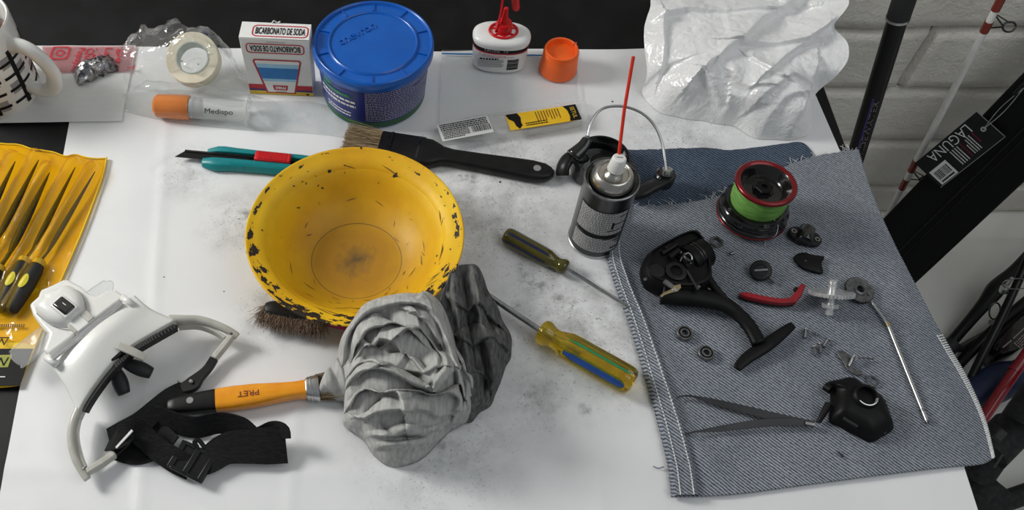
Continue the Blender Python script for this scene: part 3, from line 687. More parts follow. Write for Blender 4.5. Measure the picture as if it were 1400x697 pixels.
text('3-IN-ONE.', None, .0050, 'white_ink', oil, bend=lambda c: f_(c.x - .010, c.y), width=.019)
text('TA', None, .0050, 'white_ink', oil, bend=lambda c: f_(c.x + .006, c.y))
NZ = OB + V(.0015, .001, OH + .0085); Mn = T(*NZ)
noz = MB().lathe(Mn, [(0, 0), (.0100, 0), (.0100, .0105), (.0088, .0135), (.0050, .0145), (.0042, .017), (.0031, .030), (.0028, .0345), (.0015, .0352), (0, .0352)], 32).build('nozzle', 'red_plastic', oil)
lp = cr([NZ + V(.0165 * math.cos(a) * (1 if abs(math.cos(a)) > .2 else 1), .0135 * math.sin(a), .0012) for a in [k * PI / 6 for k in range(12)]], 5, True); lp.append(lp[0].copy())
MB().tube(lp, .0016, 8, cap=False).build('collar_ring', 'red_plastic', oil, smooth=180)
for a in (20, 100, 160, 220, 270, 320):
    MB().tube([NZ + V(.009 * math.cos(D(a)), .009 * math.sin(D(a)), .001), NZ + V(.0165 * math.cos(D(a)), .0135 * math.sin(D(a)), .0012)], .0013, 6).build('spoke', 'red_plastic', oil)
Yn = NZ.y
st = cr([NZ + V(-.010, -.004, .003), PV(682, 30, Yn - .004), PV(686, 10, Yn - .004), PV(689, -10, Yn - .003), PV(696, -22, Yn), PV(706, -14, Yn)], 6)
MB().tube(st, .0017, 8, flat=(1.3, .8)).build('tether', 'red_plastic', oil, smooth=180)
ca, cb_ = PV(703, -18, Yn), PV(706, 14, Yn - .002)
MB().lathe(axis_frame(ca, cb_ - ca), [(0, 0), (.0046, 0), (.0046, (cb_ - ca).length - .004), (.0035, (cb_ - ca).length - .001), (0, (cb_ - ca).length)], 20).build('nozzle_cap', 'red_plastic', oil)
# ------------------------------------------------------------------ orange spray cap
oc0 = P(762, 97); OC = V(oc0.x, oc0.y, TZ + .0035); Mo = T(*OC) @ RZ(.5)
oc = thing('orange_overcap', OC, 'orange plastic spray can cap standing on zip bag', 'cap')
MB().lathe(Mo, [(.0215, 0), (.0232, 0), (.0235, .001), (.0208, .030), (.0200, .033), (.0188, .0335), (.0178, .0325), (.0168, .026), (0, .0255)], 48).build('shell', 'orange_plastic', oc)
MB().box(Mo @ T(.0188, 0, .0325), .005, .0012, .0025).build('notch', 'orange_plastic', oc)
MB().lathe(Mo, [(.0212, .0295), (.0216, .0290), (.0212, .0285)], 48).build('seam_ring', 'orange_plastic', oc)
# ------------------------------------------------------------------ zip bag and labelled sleeve
zb = thing('zip_bag', up(P(700, 120), .001), 'flat clear zip bag with blue seal line under oil bottle', 'plastic bag')
sheet([(605, 69), (786, 69), (797, 176), (600, 182)], .0022, .0011, 40, 9, 26).build('bag_film', 'clear_film', zb, clean=False, smooth=180)
zs = MB().strip([P(604 + 18.3 * k, 73 + .5 * k - .02 * k * k, .0046) for k in range(11)], .0018, .0008); zs.build('zip_strip', 'blue_ink', zb)
for (a, b) in (((605, 69), (600, 182)), ((786, 69), (797, 176)), ((605, 80), (787, 80))):
    MB().tube([P(a[0] + (b[0] - a[0]) * t / 10, a[1] + (b[1] - a[1]) * t / 10, .0045) for t in range(11)], .0006, 6).build('seam', 'cloudy_film', zb, clean=False)
sl = thing('label_sleeve', up(P(695, 168), .002), 'clear plastic sleeve with white barcode label and yellow label', 'packet')
w0 = cr([P(*p, .006) for p in ((578, 181), (640, 160), (700, 151), (760, 141), (798, 137))], 8); w1 = cr([P(*p, .006) for p in ((590, 196), (660, 190), (710, 186), (770, 176), (803, 168))], 8)
def sf(u, v):
    k = min(int(u * (len(w0) - 1)), len(w0) - 2); t = u * (len(w0) - 1) - k
    return w0[k].lerp(w0[k+1], t).lerp(w1[k].lerp(w1[k+1], t), v)
MB().grid(lambda u, v: sf(u, v) + V(0, 0, .0085 * math.sin(PI * v) ** .6 * min(1, u * 6) - .001 + .0012 * noise.noise(sf(u, v) * 70)), 60, 14).build('sleeve_film', 'cloudy_film', sl, clean=False, smooth=40)
def labM(c, h):   # four px corners -> frame and size
    a, b, cc, d = [P(*p, h) for p in c]; o = (a + b + cc + d) / 4; x = ((b - a) + (cc - d)).normalized(); z = V(0, 0, 1); y = z.cross(x)
    m = Matrix((x, y, z)).transposed().to_4x4(); m.translation = o; return m, ((b - a).length + (cc - d).length) / 2, (abs((a - d).dot(y)) + abs((b - cc).dot(y))) / 2
m_, lw, lh = labM([(597, 170), (667, 158), (674, 180), (605, 194)], .0150)
MB().box(m_, lw, lh, .0006).build('white_label', 'card_white', sl)
q = MB(); dashes(q, plane_fn(m_ @ T(0, lh * .24, .0006)), lw * .92, lh * .42, 4, 31, .6, .02, .07, .01); dashes(q, plane_fn(m_ @ T(-lw * .19, -lh * .2, .0006)), lw * .52, lh * .46, 5, 32, .55, .03, .09, .015)
q.build('fine_print', 'black_ink', sl, clean=False)
q = MB(); x = lw * .12; rnd = random.Random(4)
while x < lw * .46:
    t = rnd.choice((.0004, .0007, .0011)); q.quad(*[(m_ @ V(a, b, .0006)) for a, b in ((x, -lh * .32), (x + t, -lh * .32), (x + t, lh * .02), (x, lh * .02))]); x += t + rnd.choice((.0005, .0008))
q.build('barcode', 'black_ink', sl, clean=False)
mat('label_yellow', (0.80, 0.46, 0.012), .4, col2=(0.78, 0.50, 0.02))
m_, lw, lh = labM([(691, 157), (788, 143), (794, 163), (698, 179)], .0150)
MB().box(m_, lw, lh, .0006).build('yellow_label', 'label_yellow', sl)
MB().add([m_ @ V(x, y, .0005) for x, y in ((-lw/2, lh/2), (-lw/2 + .014, lh/2), (-lw/2 + .0165, lh*.2), (-lw/2 + .015, -lh*.1), (-lw/2 + .0155, -lh*.3), (-lw/2 + .011, -lh/2), (-lw/2 + .008, -lh*.3), (-lw/2 + .007, 0), (-lw/2 + .002, lh*.2))], [tuple(range(9))]).build('emblem', 'black_ink', sl, clean=False)
MB().add([m_ @ V(x, y, .0005) for x, y in ((lw/2, lh/2), (lw/2, -lh/2), (lw/2 - .014, -lh/2), (lw/2 - .012, -lh*.2), (lw/2 - .0125, lh*.2), (lw/2 - .016, lh/2))], [(5, 4, 3, 2, 1, 0)]).build('label_end', 'black_ink', sl, clean=False)
text('SETUL', m_ @ T(lw/2 - .006, 0, .0008) @ RZ(-PI/2), .0072, 'yellow_ink', sl, width=lh * .72)
mat('brown_ink', (0.20, 0.06, 0.01), .5)
q = MB(); dashes(q, plane_fn(m_ @ T(.006, lh * .1, .0006) @ RZ(-PI/2)), lh * .62, .030, 9, 41, .35, .05, .15, .02); q.build('fine_print', 'brown_ink', sl, clean=False)
q = MB(); dashes(q, plane_fn(m_ @ T(-.010, -lh * .28, .0006)), .026, .006, 2, 42, .5, .06, .14, .02); q.build('fine_print', 'black_ink', sl, clean=False)
# ------------------------------------------------------------------ white carrier bag
wo = [P(884, 100, .030), P(878, 128, .004), P(900, 152, .002), P(945, 163, .002), P(1000, 172, .002), P(1035, 188, .002), P(1094, 189, .003), P(1110, 176, .006), P(1114, 130, .03), P(1150, 98, .06), P(1160, 62, .075), P(1140, 36, .085), P(1160, 2, .10), P(1120, -40, .08), P(1000, -50, .06), P(905, -28, .06), P(888, 8, .06), P(880, 50, .05)]
wc = P(1010, 95, .03)
RIDG = [([(955, 98), (1000, 68), (1030, 42), (1048, 30), (1098, 8)], .012, .020), ([(1005, 70), (1056, 73), (1090, 70), (1140, 50)], .010, .014), ([(1022, 92), (1044, 107), (1060, 112)], .006, .008),
        ([(962, 104), (1005, 130), (1020, 131)], .009, .010), ([(942, 146), (983, 164), (1012, 171)], .007, .010), ([(1000, 128), (1005, 150), (1030, 186)], .009, .010), ([(1040, 108), (1060, 92), (1085, 76), (1120, 70)], .008, .010),
        ([(890, 34), (930, 24), (985, 27), (1035, 28)], .008, .012), ([(905, 90), (903, 60), (901, 28)], .007, .010), ([(1092, 188), (1100, 150), (1108, 98)], .008, .010), ([(890, 118), (925, 128), (945, 118)], .006, .008), ([(1040, 128), (1075, 110), (1110, 112)], .006, .010),
        ([(930, 130), (940, 112), (950, 104)], .005, .006), ([(1045, 160), (1070, 130), (1095, 125)], .005, .012), ([(1060, 20), (1110, 30), (1150, 40)], .006, .010), ([(1000, 108), (1020, 118), (1045, 120)], .005, .006), ([(985, 40), (990, 70), (975, 90)], .003, .010)]
RIDG = [([P(*p, .05).xy.to_3d() for p in a], b, c) for a, b, c in RIDG]
def bag_mat():
    m, nt, b, N, L = _nt('bag_film_white'); N.remove(b); out = N['Material Output']
    tc = N.new('ShaderNodeTexCoord'); s_ = tc.outputs['Object']
    n1 = _noise(N, L, s_, 22, 4); n2 = _noise(N, L, s_, 70, 4); ab = _math(N, L, 'ABSOLUTE', _math(N, L, 'SUBTRACT', n2, .5, False), 0, False)
    h = _math(N, L, 'ADD', n1, _math(N, L, 'MULTIPLY', ab, -1.2, False), False)
    bp = N.new('ShaderNodeBump'); bp.inputs['Strength'].default_value = .8; bp.inputs['Distance'].default_value = .004; L.new(h, bp.inputs['Height'])
    df = N.new('ShaderNodeBsdfDiffuse'); df.inputs[0].default_value = (.93, .93, .93, 1); L.new(bp.outputs[0], df.inputs['Normal'])
    tl = N.new('ShaderNodeBsdfTranslucent'); tl.inputs[0].default_value = (.90, .90, .90, 1); L.new(bp.outputs[0], tl.inputs['Normal'])
    gl = N.new('ShaderNodeBsdfGlossy'); gl.inputs['Roughness'].default_value = .22; L.new(bp.outputs[0], gl.inputs['Normal'])
    m1 = N.new('ShaderNodeMixShader'); m1.inputs[0].default_value = .18; L.new(df.outputs[0], m1.inputs[1]); L.new(tl.outputs[0], m1.inputs[2])
    m2 = N.new('ShaderNodeMixShader'); m2.inputs[0].default_value = .07; L.new(m1.outputs[0], m2.inputs[1]); L.new(gl.outputs[0], m2.inputs[2])
    L.new(m2.outputs[0], out.inputs[0])
bag_mat()
wbm = cloth(wo, wc, .062, RIDG, 110, 340, 3.2, .8, 21, steep=.30, grow=1.0)
setp(wbm.build('carrier_bag', 'bag_film_white', smooth=60), 'crumpled white plastic carrier bag on the table corner by the brick wall', 'plastic bag')
# ================================================================== middle of the table
# ------------------------------------------------------------------ yellow bowl
BR, BHH = .1095, .057; b0 = V(-.0405, .531, TZ + .0012)
bowl = thing('bowl', b0, 'chipped yellow enamel bowl in the middle of the paper', 'bowl')
MB().lathe(T(*b0), [(0, .0015), (.044, .0015), (.0475, .0022), (.058, .007), (.072, .0185), (.084, .035), (.0895, .0455), (.0935, .0500), (.100, .0525), (.107, .0550), (.1090, .0562), (.1099, .0560), (.1103, .0548), (.1098, .0536), (.107, .0528), (.100, .0502), (.0935, .0476), (.0880, .0440), (.082, .033), (.070, .0165), (.057, .0045), (.0475, 0), (.044, 0), (0, 0)], 96).build('shell', 'bowl_enamel', bowl, smooth=180)
# scratches on the inner wall
mat('scratch', (0.10, 0.05, 0.02), .6)
rnd = random.Random(3); sc_ = MB()
prof = [(.0475, .0022), (.058, .007), (.072, .0185), (.084, .035), (.0895, .0455), (.0935, .05), (.100, .0525), (.107, .055)]
def wall_at(r):
    for (a, za), (b, zb_) in zip(prof, prof[1:]):
        if a <= r <= b: return za + (zb_ - za) * (r - a) / (b - a)
    return .0015
for k in range(80):
    a0 = rnd.uniform(0, 2 * PI) if k % 3 else rnd.uniform(-2.4, -.4); r0 = rnd.uniform(.05, .095); l = rnd.uniform(.04, .28); dr = rnd.uniform(-.006, .006); t = rnd.uniform(.0002, .00055)
    n = 8; rings = [[], []]
    for i in range(n + 1):
        u = i / n; r = max(.049, min(.1, r0 + dr * u)); a = a0 + l * u; tt = t * math.sin(PI * u)
        for j, d in enumerate((-tt, tt)):
            rings[j].append(b0 + V((r + d) * math.cos(a), (r + d) * math.sin(a), wall_at(r + d) + .0004))
    sc_.loft(rings, cap=False, closed=False)
sc_.build('scratches', 'scratch', bowl, clean=False)['kind'] = 'stuff'
# ------------------------------------------------------------------ utility knife
mat('teal', (0.002, 0.22, 0.24), .38, col2=(0.002, 0.20, 0.215)); mat('red_slider', (0.66, 0.012, 0.018), .4)
k0, k1_ = P(282, 214, .006), P(440, 229, .006); Mk = fr(up(k0, .0015), up(k1_, .0015)); KL = .16
kn = thing('utility_knife', up(k0, .001), 'teal snap-off utility knife with red slider and black blade', 'knife')
sec = [(-.001, .0075, .0045), (.001, .0125, .009), (.013, .0165, .0125), (.020, .0168, .013), (.035, .0150, .0135), (.07, .0140, .0135), (.11, .0138, .0135), (KL, .012, .012)]
for sgn, nm in ((1, 'upper_shell'), (-1, 'lower_shell')):
    rings = []
    for x, hw_, ht in sec:
        y0 = .0038 if sgn > 0 else -.0052; y1 = sgn * hw_ * (.86 if sgn > 0 else 1.12)
        xx = x - (.001 if sgn < 0 else 0) + (0 if sgn > 0 else -.002)
        rings.append([Mk @ V(xx, y0, 0), Mk @ V(xx, y1 * .9, 0), Mk @ V(xx, y1, ht * .4), Mk @ V(xx, y1 * .86, ht * .85), Mk @ V(xx, (y0 + y1) / 2, ht), Mk @ V(xx, y0, ht * .92)])
    MB().loft(rings).build(nm, 'teal', kn, bevel=.0007)
MB().box(Mk @ T(KL / 2, -.0007, .003), KL, .010, .006).build('blade_channel', 'black_plastic', kn)
MB().add([Mk @ V(x, y, z) for z in (.0062, .0070) for x, y in ((-.0345, -.0062), (-.0255, .0028), (.05, .0030), (.05, -.0060))], [(0, 1, 2, 3), (7, 6, 5, 4), (0, 4, 5, 1), (1, 5, 6, 2), (2, 6, 7, 3), (3, 7, 4, 0)]).build('blade', 'black_plastic', kn)
MB().box(Mk @ T(.022, .0032, .0072), .094, .0022, .0022).build('blade_holder', 'black_matte', kn)
tt = MB()
for k in range(30): tt.box(Mk @ T(.008 + .0022 * k, .0036, .0088), .0011, .0016, .0012)
tt.build('ratchet_teeth', 'steel_dark', kn)
MB().box(Mk @ T(.078, .0005, .013), .041, .0125, .006).build('slider', 'red_slider', kn, bevel=.0014)
gg = MB()
for k in range(16): gg.box(Mk @ T(.062 + .0021 * k, .0005, .0162), .0009, .011, .0009)
gg.build('slider_grip', 'red_slider', kn)
for k in range(4):
    MB().tube(cr([Mk @ V(.010 + .009 * k, -.0075, .0125), Mk @ V(.0175 + .009 * k, -.011, .0122), Mk @ V(.019 + .009 * k, -.0165, .0085)], 5), .0006, 5).build('grip_rib', 'teal', kn)
# ------------------------------------------------------------------ black handled paint brush
mat('bristle_tan', (0.34, 0.25, 0.14), .75, col2=(0.16, 0.11, 0.06), scale=600, stretch=(.1, 1, 1)); mat('bristle_brown', (0.24, 0.17, 0.12), .8, col2=(0.10, 0.065, 0.045), scale=400)
mat('brush_black', (0.006, 0.006, 0.0065), .38, col2=(0.010, 0.010, 0.010), spec=.3)
p0, p1 = P(474, 193, .008), P(757, 239, .008); Mp = fr(up(p0, .009), up(p1, .009)); PL = (p1 - p0).length
pbk = thing('paint_brush', up(P(600, 214), .001), 'flat paint brush with black handle and tan bristles behind the bowl', 'paint brush')
def flatbar(M, secs, n=20):  # (x, halfwidth, halfthick)
    return MB().loft([[M @ V(x, hw_ * (abs(math.cos(a)) ** .55) * (1 if math.cos(a) > 0 else -1), ht * (abs(math.sin(a)) ** .7) * (1 if math.sin(a) > 0 else -1)) for a in [2 * PI * k / n for k in range(n)]] for x, hw_, ht in secs])
sx = PL / 283.0
def X(px): return (px - 474) * sx
flatbar(Mp, [(X(520), .0215, .007), (X(580), .0215, .008)], 24).build('ferrule', 'black_plastic', pbk)
for xx in (533, 572): flatbar(Mp, [(X(xx), .0219, .0083), (X(xx + 3), .0219, .0083)], 24).build('ferrule_bead', 'black_gloss', pbk)
hs = [(X(580), .0200, .0085), (X(590), .0195, .0085), (X(597), .0165, .008), (X(607), .0115, .0075), (X(620), .0098, .0072), (X(660), .0108, .007), (X(700), .0125, .0068), (X(728), .0135, .0062), (X(744), .0118, .0058), (X(752), .0082, .005), (X(757), .0025, .004)]
flatbar(Mp, hs).build('handle', 'brush_black', pbk, smooth=60)
MB().lathe(Mp @ T(X(734), 0, .0), [(0, .0064), (.0042, .0064), (.0042, .0060)], 24).build('hang_hole', 'grey_ink', pbk)
def bristles(M, x0, x1, hw_, ht, n, m, par, seed=1, r=.00032, spread=1.25, curl=.003):
    rnd = random.Random(seed); mb = MB()
    for k in range(n):
        y = rnd.uniform(-hw_, hw_); z = rnd.uniform(-ht, ht); xe = x1 + rnd.uniform(-.004, .004); s_ = rnd.uniform(1, spread)
        a = M @ V(x0, y, z); c = M @ V(xe, y * s_ + rnd.uniform(-curl, curl), z * s_ + rnd.uniform(-.001, .001)); b = (a + c) / 2 + V(rnd.uniform(-curl, curl), rnd.uniform(-curl, curl), 0) * .4
        for p in (b, c): p.z = max(p.z, TZ + .0012)
        mb.tube([a, b, c], [r, r, r * .5], 3, cap=False)
    o = mb.build('bristles', m, par, clean=False, smooth=180); o['kind'] = 'stuff'; return o
bristles(Mp, X(521), X(474), .0185, .006, 900, 'bristle_tan', pbk, 2)
# ------------------------------------------------------------------ old tooth brush under the bowl rim
mat('magenta', (0.36, 0.012, 0.10), .3)
q0, q1 = P(362, 428, .012), P(480, 452, .012)
tbr = thing('scrub_brush', up(P(395, 440), .001), 'worn brown bristled brush with magenta handle under the bowl rim', 'brush')
Mq = fr(up(q0, .007), up(q1, .007)); QL = (q1 - q0).length
bk_ = cr([Mq @ V(0, .004, .008), Mq @ V(.012, .006, .009), Mq @ V(.04, .006, .008), Mq @ V(.062, .004, .004)], 6)
MB().tube(bk_, [.0035 + .0035 * math.sin(PI * min(1, .15 + .8 * i / len(bk_))) for i in range(len(bk_))], 12, flat=(1.3, .55)).build('head', 'black_plastic', tbr, smooth=180)
MB().strip(cr([Mq @ V(.055, .004, .005), Mq @ V(.08, .002, .006), Mq @ V(QL + .02, -.002, .008)], 6), .0062, .0045).build('handle', 'magenta', tbr, bevel=.001)
rnd = random.Random(9); mb = MB()
for k in range(1500):
    x = rnd.uniform(-.002, .060); y = rnd.uniform(-.002, .010); a = Mq @ V(x, y, .008)
    l = rnd.uniform(.010, .021); d = Mq.to_3x3() @ V(rnd.gauss(-.15 if x < .02 else .05, .35), -1 + rnd.gauss(0, .25), rnd.uniform(-.45, .1)); c = a + d.normalized() * l
    b = (a + c) / 2 + V(0, 0, .002); c.z = max(c.z, TZ + .0015); b.z = max(b.z, TZ + .0015)
    mb.tube([a, b, c], [.0003, .0003, .00012], 3, cap=False)
o = mb.build('bristles', 'bristle_brown', tbr, clean=False, smooth=180); o['kind'] = 'stuff'
# ------------------------------------------------------------------ orange handled brush
mat('orange_lacquer', (0.84, 0.33, 0.012), .22, coat=.5, col2=(0.80, 0.28, 0.01)); mat('ink_brown', (0.18, 0.03, 0.01), .5)
q0, q1 = P(228, 556, .010), P(470, 526, .010); obr = thing('paint_brush', up(P(330, 545), .001), 'paint brush with orange lacquered handle and black dipped end', 'paint brush')
Mq = fr(up(q0, .0105), up(q1, .0105)); s_ = (q1 - q0).length / 242.0
X2 = lambda px: (px - 228) * s_
flatbar(Mq, [(X2(228), .0030, .003), (X2(231), .0068, .0045), (X2(240), .0080, .0055), (X2(265), .0098, .0065), (X2(295), .0112, .0072)]).build('handle_end', 'brush_black', obr, smooth=60)
flatbar(Mq, [(X2(295), .0112, .0072), (X2(320), .0118, .0078), (X2(350), .0112, .0080), (X2(385), .0088, .0080), (X2(405), .0080, .0080), (X2(419), .0088, .0082)]).build('handle', 'orange_lacquer', obr, smooth=60)
flatbar(Mq, [(X2(418), .0095, .0085), (X2(419), .0102, .0088), (X2(436), .0135, .0080)], 24).build('ferrule', 'steel', obr)
for xx in (421, 425, 433): flatbar(Mq, [(X2(xx), .0108 + (xx - 418) * .00018, .0090), (X2(xx + 1.4), .0108 + (xx - 418) * .00018, .0090)], 24).build('ferrule_bead', 'steel', obr)
MB().lathe(Mq @ T(X2(261), .0005, .0), [(0, .0068), (.0030, .0068), (.0034, .0064)], 20).build('hang_hole', 'grey_ink', obr)
text('PRET', Mq @ T(X2(340), -.0005, .0082) @ RZ(PI), .0082, 'ink_brown', obr, width=.020)
bristles(Mq, X2(436), X2(475), .012, .006, 350, 'bristle_tan', obr, 5)
# ------------------------------------------------------------------ screwdrivers
mat('blade_steel', (0.55, 0.55, 0.56), .2, 1.0, col2=(0.40, 0.40, 0.41), scale=200)
mat('amber', (0.93, 0.70, 0.03), .06, trans=.88, ior=1.45, coat=.3, col2=(0.80, 0.52, 0.02))
mat('olive', (0.13, 0.11, 0.012), .10, trans=.5, ior=1.45, coat=.4, col2=(0.10, 0.09, 0.01))
mat('stripe_blue', (0.01, 0.06, 0.26), .2, coat=.3); mat('stripe_green', (0.02, 0.22, 0.08), .2, coat=.3); mat('stripe_navy', (0.008, 0.012, 0.05), .2, coat=.3)
def driver(name, label, hp0, hp1, tip, hr, handle_m, s1, ph, h0, htip, rs):
    A, B, Tt = P(*hp0, h0), P(*hp1, h0), P(*tip, htip)
    A = up(A, hr + .0012); B = up(B, hr * .98 + .0012); Tt = up(Tt, htip)
    d = thing(name, up((A + B) / 2, .001), label, 'screwdriver'); M = fr(A, B); Lh = (B - A).length; MX_ = M @ RY(PI / 2)
    n = 48; rings = []
    prof_ = [(0, .55), (.012, .80), (.05, .97), (.10, 1.0), (.60, 1.0), (.70, .96), (.76, .80), (.81, .68), (.85, .66), (.885, .74), (.92, .86), (.96, .86), (.985, .78), (1.0, .62)]
    for u, k in prof_:
        ring = []
        for i in range(n):
            a = 2 * PI * i / n; fl_ = 1.0
            if .04 < u < .73: fl_ = 1 - .12 * (max(0, math.cos(6 * (a - ph))) ** 2)
            ring.append(M @ V(u * Lh, hr * k * fl_ * math.cos(a), hr * k * fl_ * math.sin(a)))
        rings.append(ring)
    hnd = MB().loft(rings).build('handle', handle_m, d, smooth=50)
    for k, mm, wid, rad in s1:   # coloured strips let into the flutes
        a = k * PI / 3 + ph
        st = MB(); rg = []
        for u in (.06, .10, .20, .40, .60, .70):
            rr_ = hr * (rad if u not in (.06, .70) else .90); ww = wid if u not in (.06, .70) else wid * .4
            rg.append([M @ V(u * Lh, rr_ * math.cos(a + t), rr_ * math.sin(a + t)) for t in (-ww, -ww / 2, 0, ww / 2, ww)])
        st.loft(rg, cap=False, closed=False).build('stripe', mm, hnd)
    MB().tube([M @ V(Lh * .55, 0, 0), B, (B + Tt) / 2, Tt], [rs, rs, rs, rs], 16).build('shaft', 'blade_steel', d)
    return d, M, Lh, B, Tt
d1, M1, L1, B1, T1 = driver('screwdriver', 'small screwdriver with dark olive fluted handle beside the spray can', (690, 321), (775, 368), (868, 425), .0098, 'olive', [(3, 'stripe_navy', .3, .965), (2, 'stripe_navy', .3, .965), (1, 'stripe_navy', .12, .965)], -.3, .010, .0090, .0020)
dv = (T1 - B1).normalized()
MB().tube([T1 - dv * .010, T1 - dv * .004, T1], [.0021, .0018, .0006], 8).build('tip', 'steel_dark', d1)
d2, M2, L2, B2, T2 = driver('screwdriver', 'screwdriver with large clear amber handle striped blue and green', (866, 525), (738, 452), (620, 372), .0150, 'amber', [(0, 'stripe_green', .40, .975), (0, 'stripe_blue', .27, .985), (1, 'stripe_green', .10, .965), (5, 'stripe_green', .3, .965), (3, 'stripe_blue', .3, .965)], .5, .015, .0150, .0030)
# ------------------------------------------------------------------ spray can
mat('can_black', (0.012, 0.012, 0.014), .28, coat=.3); mat('tin', (0.62, 0.60, 0.56), .26, 1.0, col2=(0.52, 0.50, 0.46), scale=60); mat('straw_red', (0.70, 0.035, 0.012), .35)
sc0 = P(811, 326); S0 = V(sc0.x, sc0.y, TZ + .0015); can = thing('spray_can', S0, 'black aerosol can with white nozzle and red straw', 'spray can')
CR_ = .0268; Mc = T(*S0)
MB().lathe(Mc, [(0, .002), (.022, .002), (.0262, 0), (CR_ + .0004, .0015), (CR_, .004), (CR_, .0985), (CR_ + .0003, .0995)], 64).build('body', 'can_black', can)
MB().lathe(Mc, [(CR_ - .0002, .0035), (CR_ + .0008, .0025), (CR_ + .0009, .0012), (CR_ - .001, .0002)], 64).build('bottom_rim', 'steel', can)
MB().lathe(Mc, [(CR_ + .0003, .0985), (CR_ + .0009, .0998), (CR_ + .0008, .1012), (CR_ - .0006, .1018), (.0258, .1008), (.0252, .1002)], 64).build('top_rim', 'steel_dark', can)
MB().lathe(Mc, [(.0215, .1003), (.0212, .1030), (.0200, .1068), (.0188, .1090), (.0178, .1100), (.0172, .1112), (.0160, .1116), (.0150, .1108), (.0140, .1085), (.0095, .1078), (.0085, .1095), (.0070, .1105), (.0055, .1125), (0, .1125)], 64).build('dome', 'tin', can, smooth=50)
MB().lathe(Mc, [(.0205, .0985), (.0235, .0995), (.0255, .1006)], 48).build('shoulder', 'black_gloss', can)
MB().lathe(Mc, [(.0035, .1115), (.0035, .116)], 16).build('stem', 'tin', can)
nz0 = S0 + V(.0005, .0005, .1145); ntilt = T(*nz0) @ RX(D(-8)) @ RY(D(6))
MB().lathe(ntilt, [(0, 0), (.0080, 0), (.0083, .001), (.0070, .0135), (.0066, .0150), (.0055, .0158), (0, .0158)], 32).build('nozzle', 'white_plastic', can)
MB().box(ntilt @ T(0, 0, .0160), .006, .0010, .0005).build('nozzle_mark', 'grey_ink', can)
sA = nz0 + V(.0015, .004, .009); Ys = sA.y
sB = PV(866, 77, Ys + .055)
MB().tube([sA, sA.lerp(sB, .5) + V(-.0012, 0, 0), sB], .00165, 12).build('straw', 'straw_red', can)
def canfn(a0, off=.0004): return lambda zc: (lambda x, y: S0 + V((CR_ + off) * math.cos(a0 + x / CR_), (CR_ + off) * math.sin(a0 + x / CR_), zc + y))
lb = MB(); cylpatch(lb, S0, CR_ + .0002, D(-165), D(-48), .008, .0800, 40, 1); mat('can_label', (0.022, 0.022, 0.025), .35); lb.build('label', 'can_label', can, clean=False)
q = MB(); dashes(q, canfn(D(-105))(.0605), .052, .036, 19, 51, .52, .02, .06, .01); dashes(q, canfn(D(-105))(.0235), .052, .024, 13, 52, .52, .02, .06, .01); q.build('fine_print', 'white_ink', can, clean=False)
q = MB()
for z, x0_, x1_ in ((.0395, -.022, .019), (.0370, -.014, .021)):
    f_ = canfn(D(-105), .0006)(z); q.loft([[f_(x0_ + (x1_ - x0_) * i / 12, d) for i in range(13)] for d in (-.0008, .0008)], cap=False, closed=False)
f_ = canfn(D(-78), .0007)(.058); q.loft([[f_(-.0012, d), f_(.0012, d)] for d in (-.006, .006)], cap=False, closed=False)
q.build('print_bars', 'black_ink', can, clean=False)
f_ = canfn(D(-38), .0005)(.045)
q = MB(); q.loft([[f_(-.001, d), f_(.001, d)] for d in (-.036, .034)], cap=False, closed=False); q.build('silver_line', 'grey_ink', can, clean=False)
# ------------------------------------------------------------------ reel rotor with bail wire behind the can
rot = thing('reel_rotor', up(P(825, 240), .001), 'black fishing reel rotor with wire bail behind the spray can', 'reel part')
rc = P(818, 235, .0); RC = V(rc.x, rc.y, TZ + .0015); Mr = T(*RC)
MB().lathe(Mr, [(.018, .001), (.0300, 0), (.0325, .003), (.0318, .022), (.0305, .026), (.0290, .026), (.0285, .006), (.018, .004), (.018, .001)], 56).build('cup', 'black_gloss', rot)
MB().lathe(Mr, [(.0, .003), (.012, .003), (.012, .016), (.009, .018), (0, .018)], 28).build('hub', 'black_plastic', rot)
# left arm
la = cr([RC + V(-.024, .006, .018), P(790, 215, .022), P(778, 216, .020), P(770, 228, .016), P(769, 240, .010)], 5)
MB().tube(la, [.012, .0125, .012, .0105, .0105] + [.009] * 0 if False else [.0115 - .003 * i / len(la) for i in range(len(la))], 14, flat=(1.0, .55)).build('arm', 'black_plastic', rot, smooth=180)
lb_ = cr([P(783, 213, .032), P(797, 200, .036), P(803, 190, .040)], 5)
MB().tube(lb_, [.0075 - .003 * i / len(lb_) for i in range(len(lb_))], 12, flat=(1.2, .8)).build('bail_lever', 'black_gloss', rot, smooth=180)
ra = cr([RC + V(.026, -.003, .012), P(868, 262, .016), P(890, 255, .020), P(912, 245, .020)], 5)
MB().tube(ra, [.0125 - .004 * i / len(ra) for i in range(len(ra))], 14, flat=(1.1, .6)).build('arm', 'black_plastic', rot, smooth=180)
ac = P(909, 242, .022); MB().lathe(T(*ac), [(0, -.010), (.0105, -.010), (.0115, -.004), (.0112, .004), (.0095, .006), (0, .006)], 32).build('arm_cap', 'black_gloss', rot)
MB().lathe(T(*(P(911, 238, .029))) @ RX(D(-20)), [(0, 0), (.0062, 0), (.0065, .003), (.0055, .0065), (.0038, .0072), (.003, .006), (0, .006)], 24).build('line_roller', 'steel', rot)
bw = cr([P(803, 189, .040), P(808, 168, .048), P(818, 153, .054), P(832, 146, .058), P(855, 146, .060), P(878, 155, .060), P(895, 172, .056), P(905, 195, .048), P(909, 218, .040), P(911, 238, .032)], 7)
MB().tube(bw, .00155, 10).build('bail_wire', 'steel', rot, smooth=180)
MB().tube([P(801, 196, .038), P(803, 187, .040)], .0030, 10).build('wire_clamp', 'steel_dark', rot)
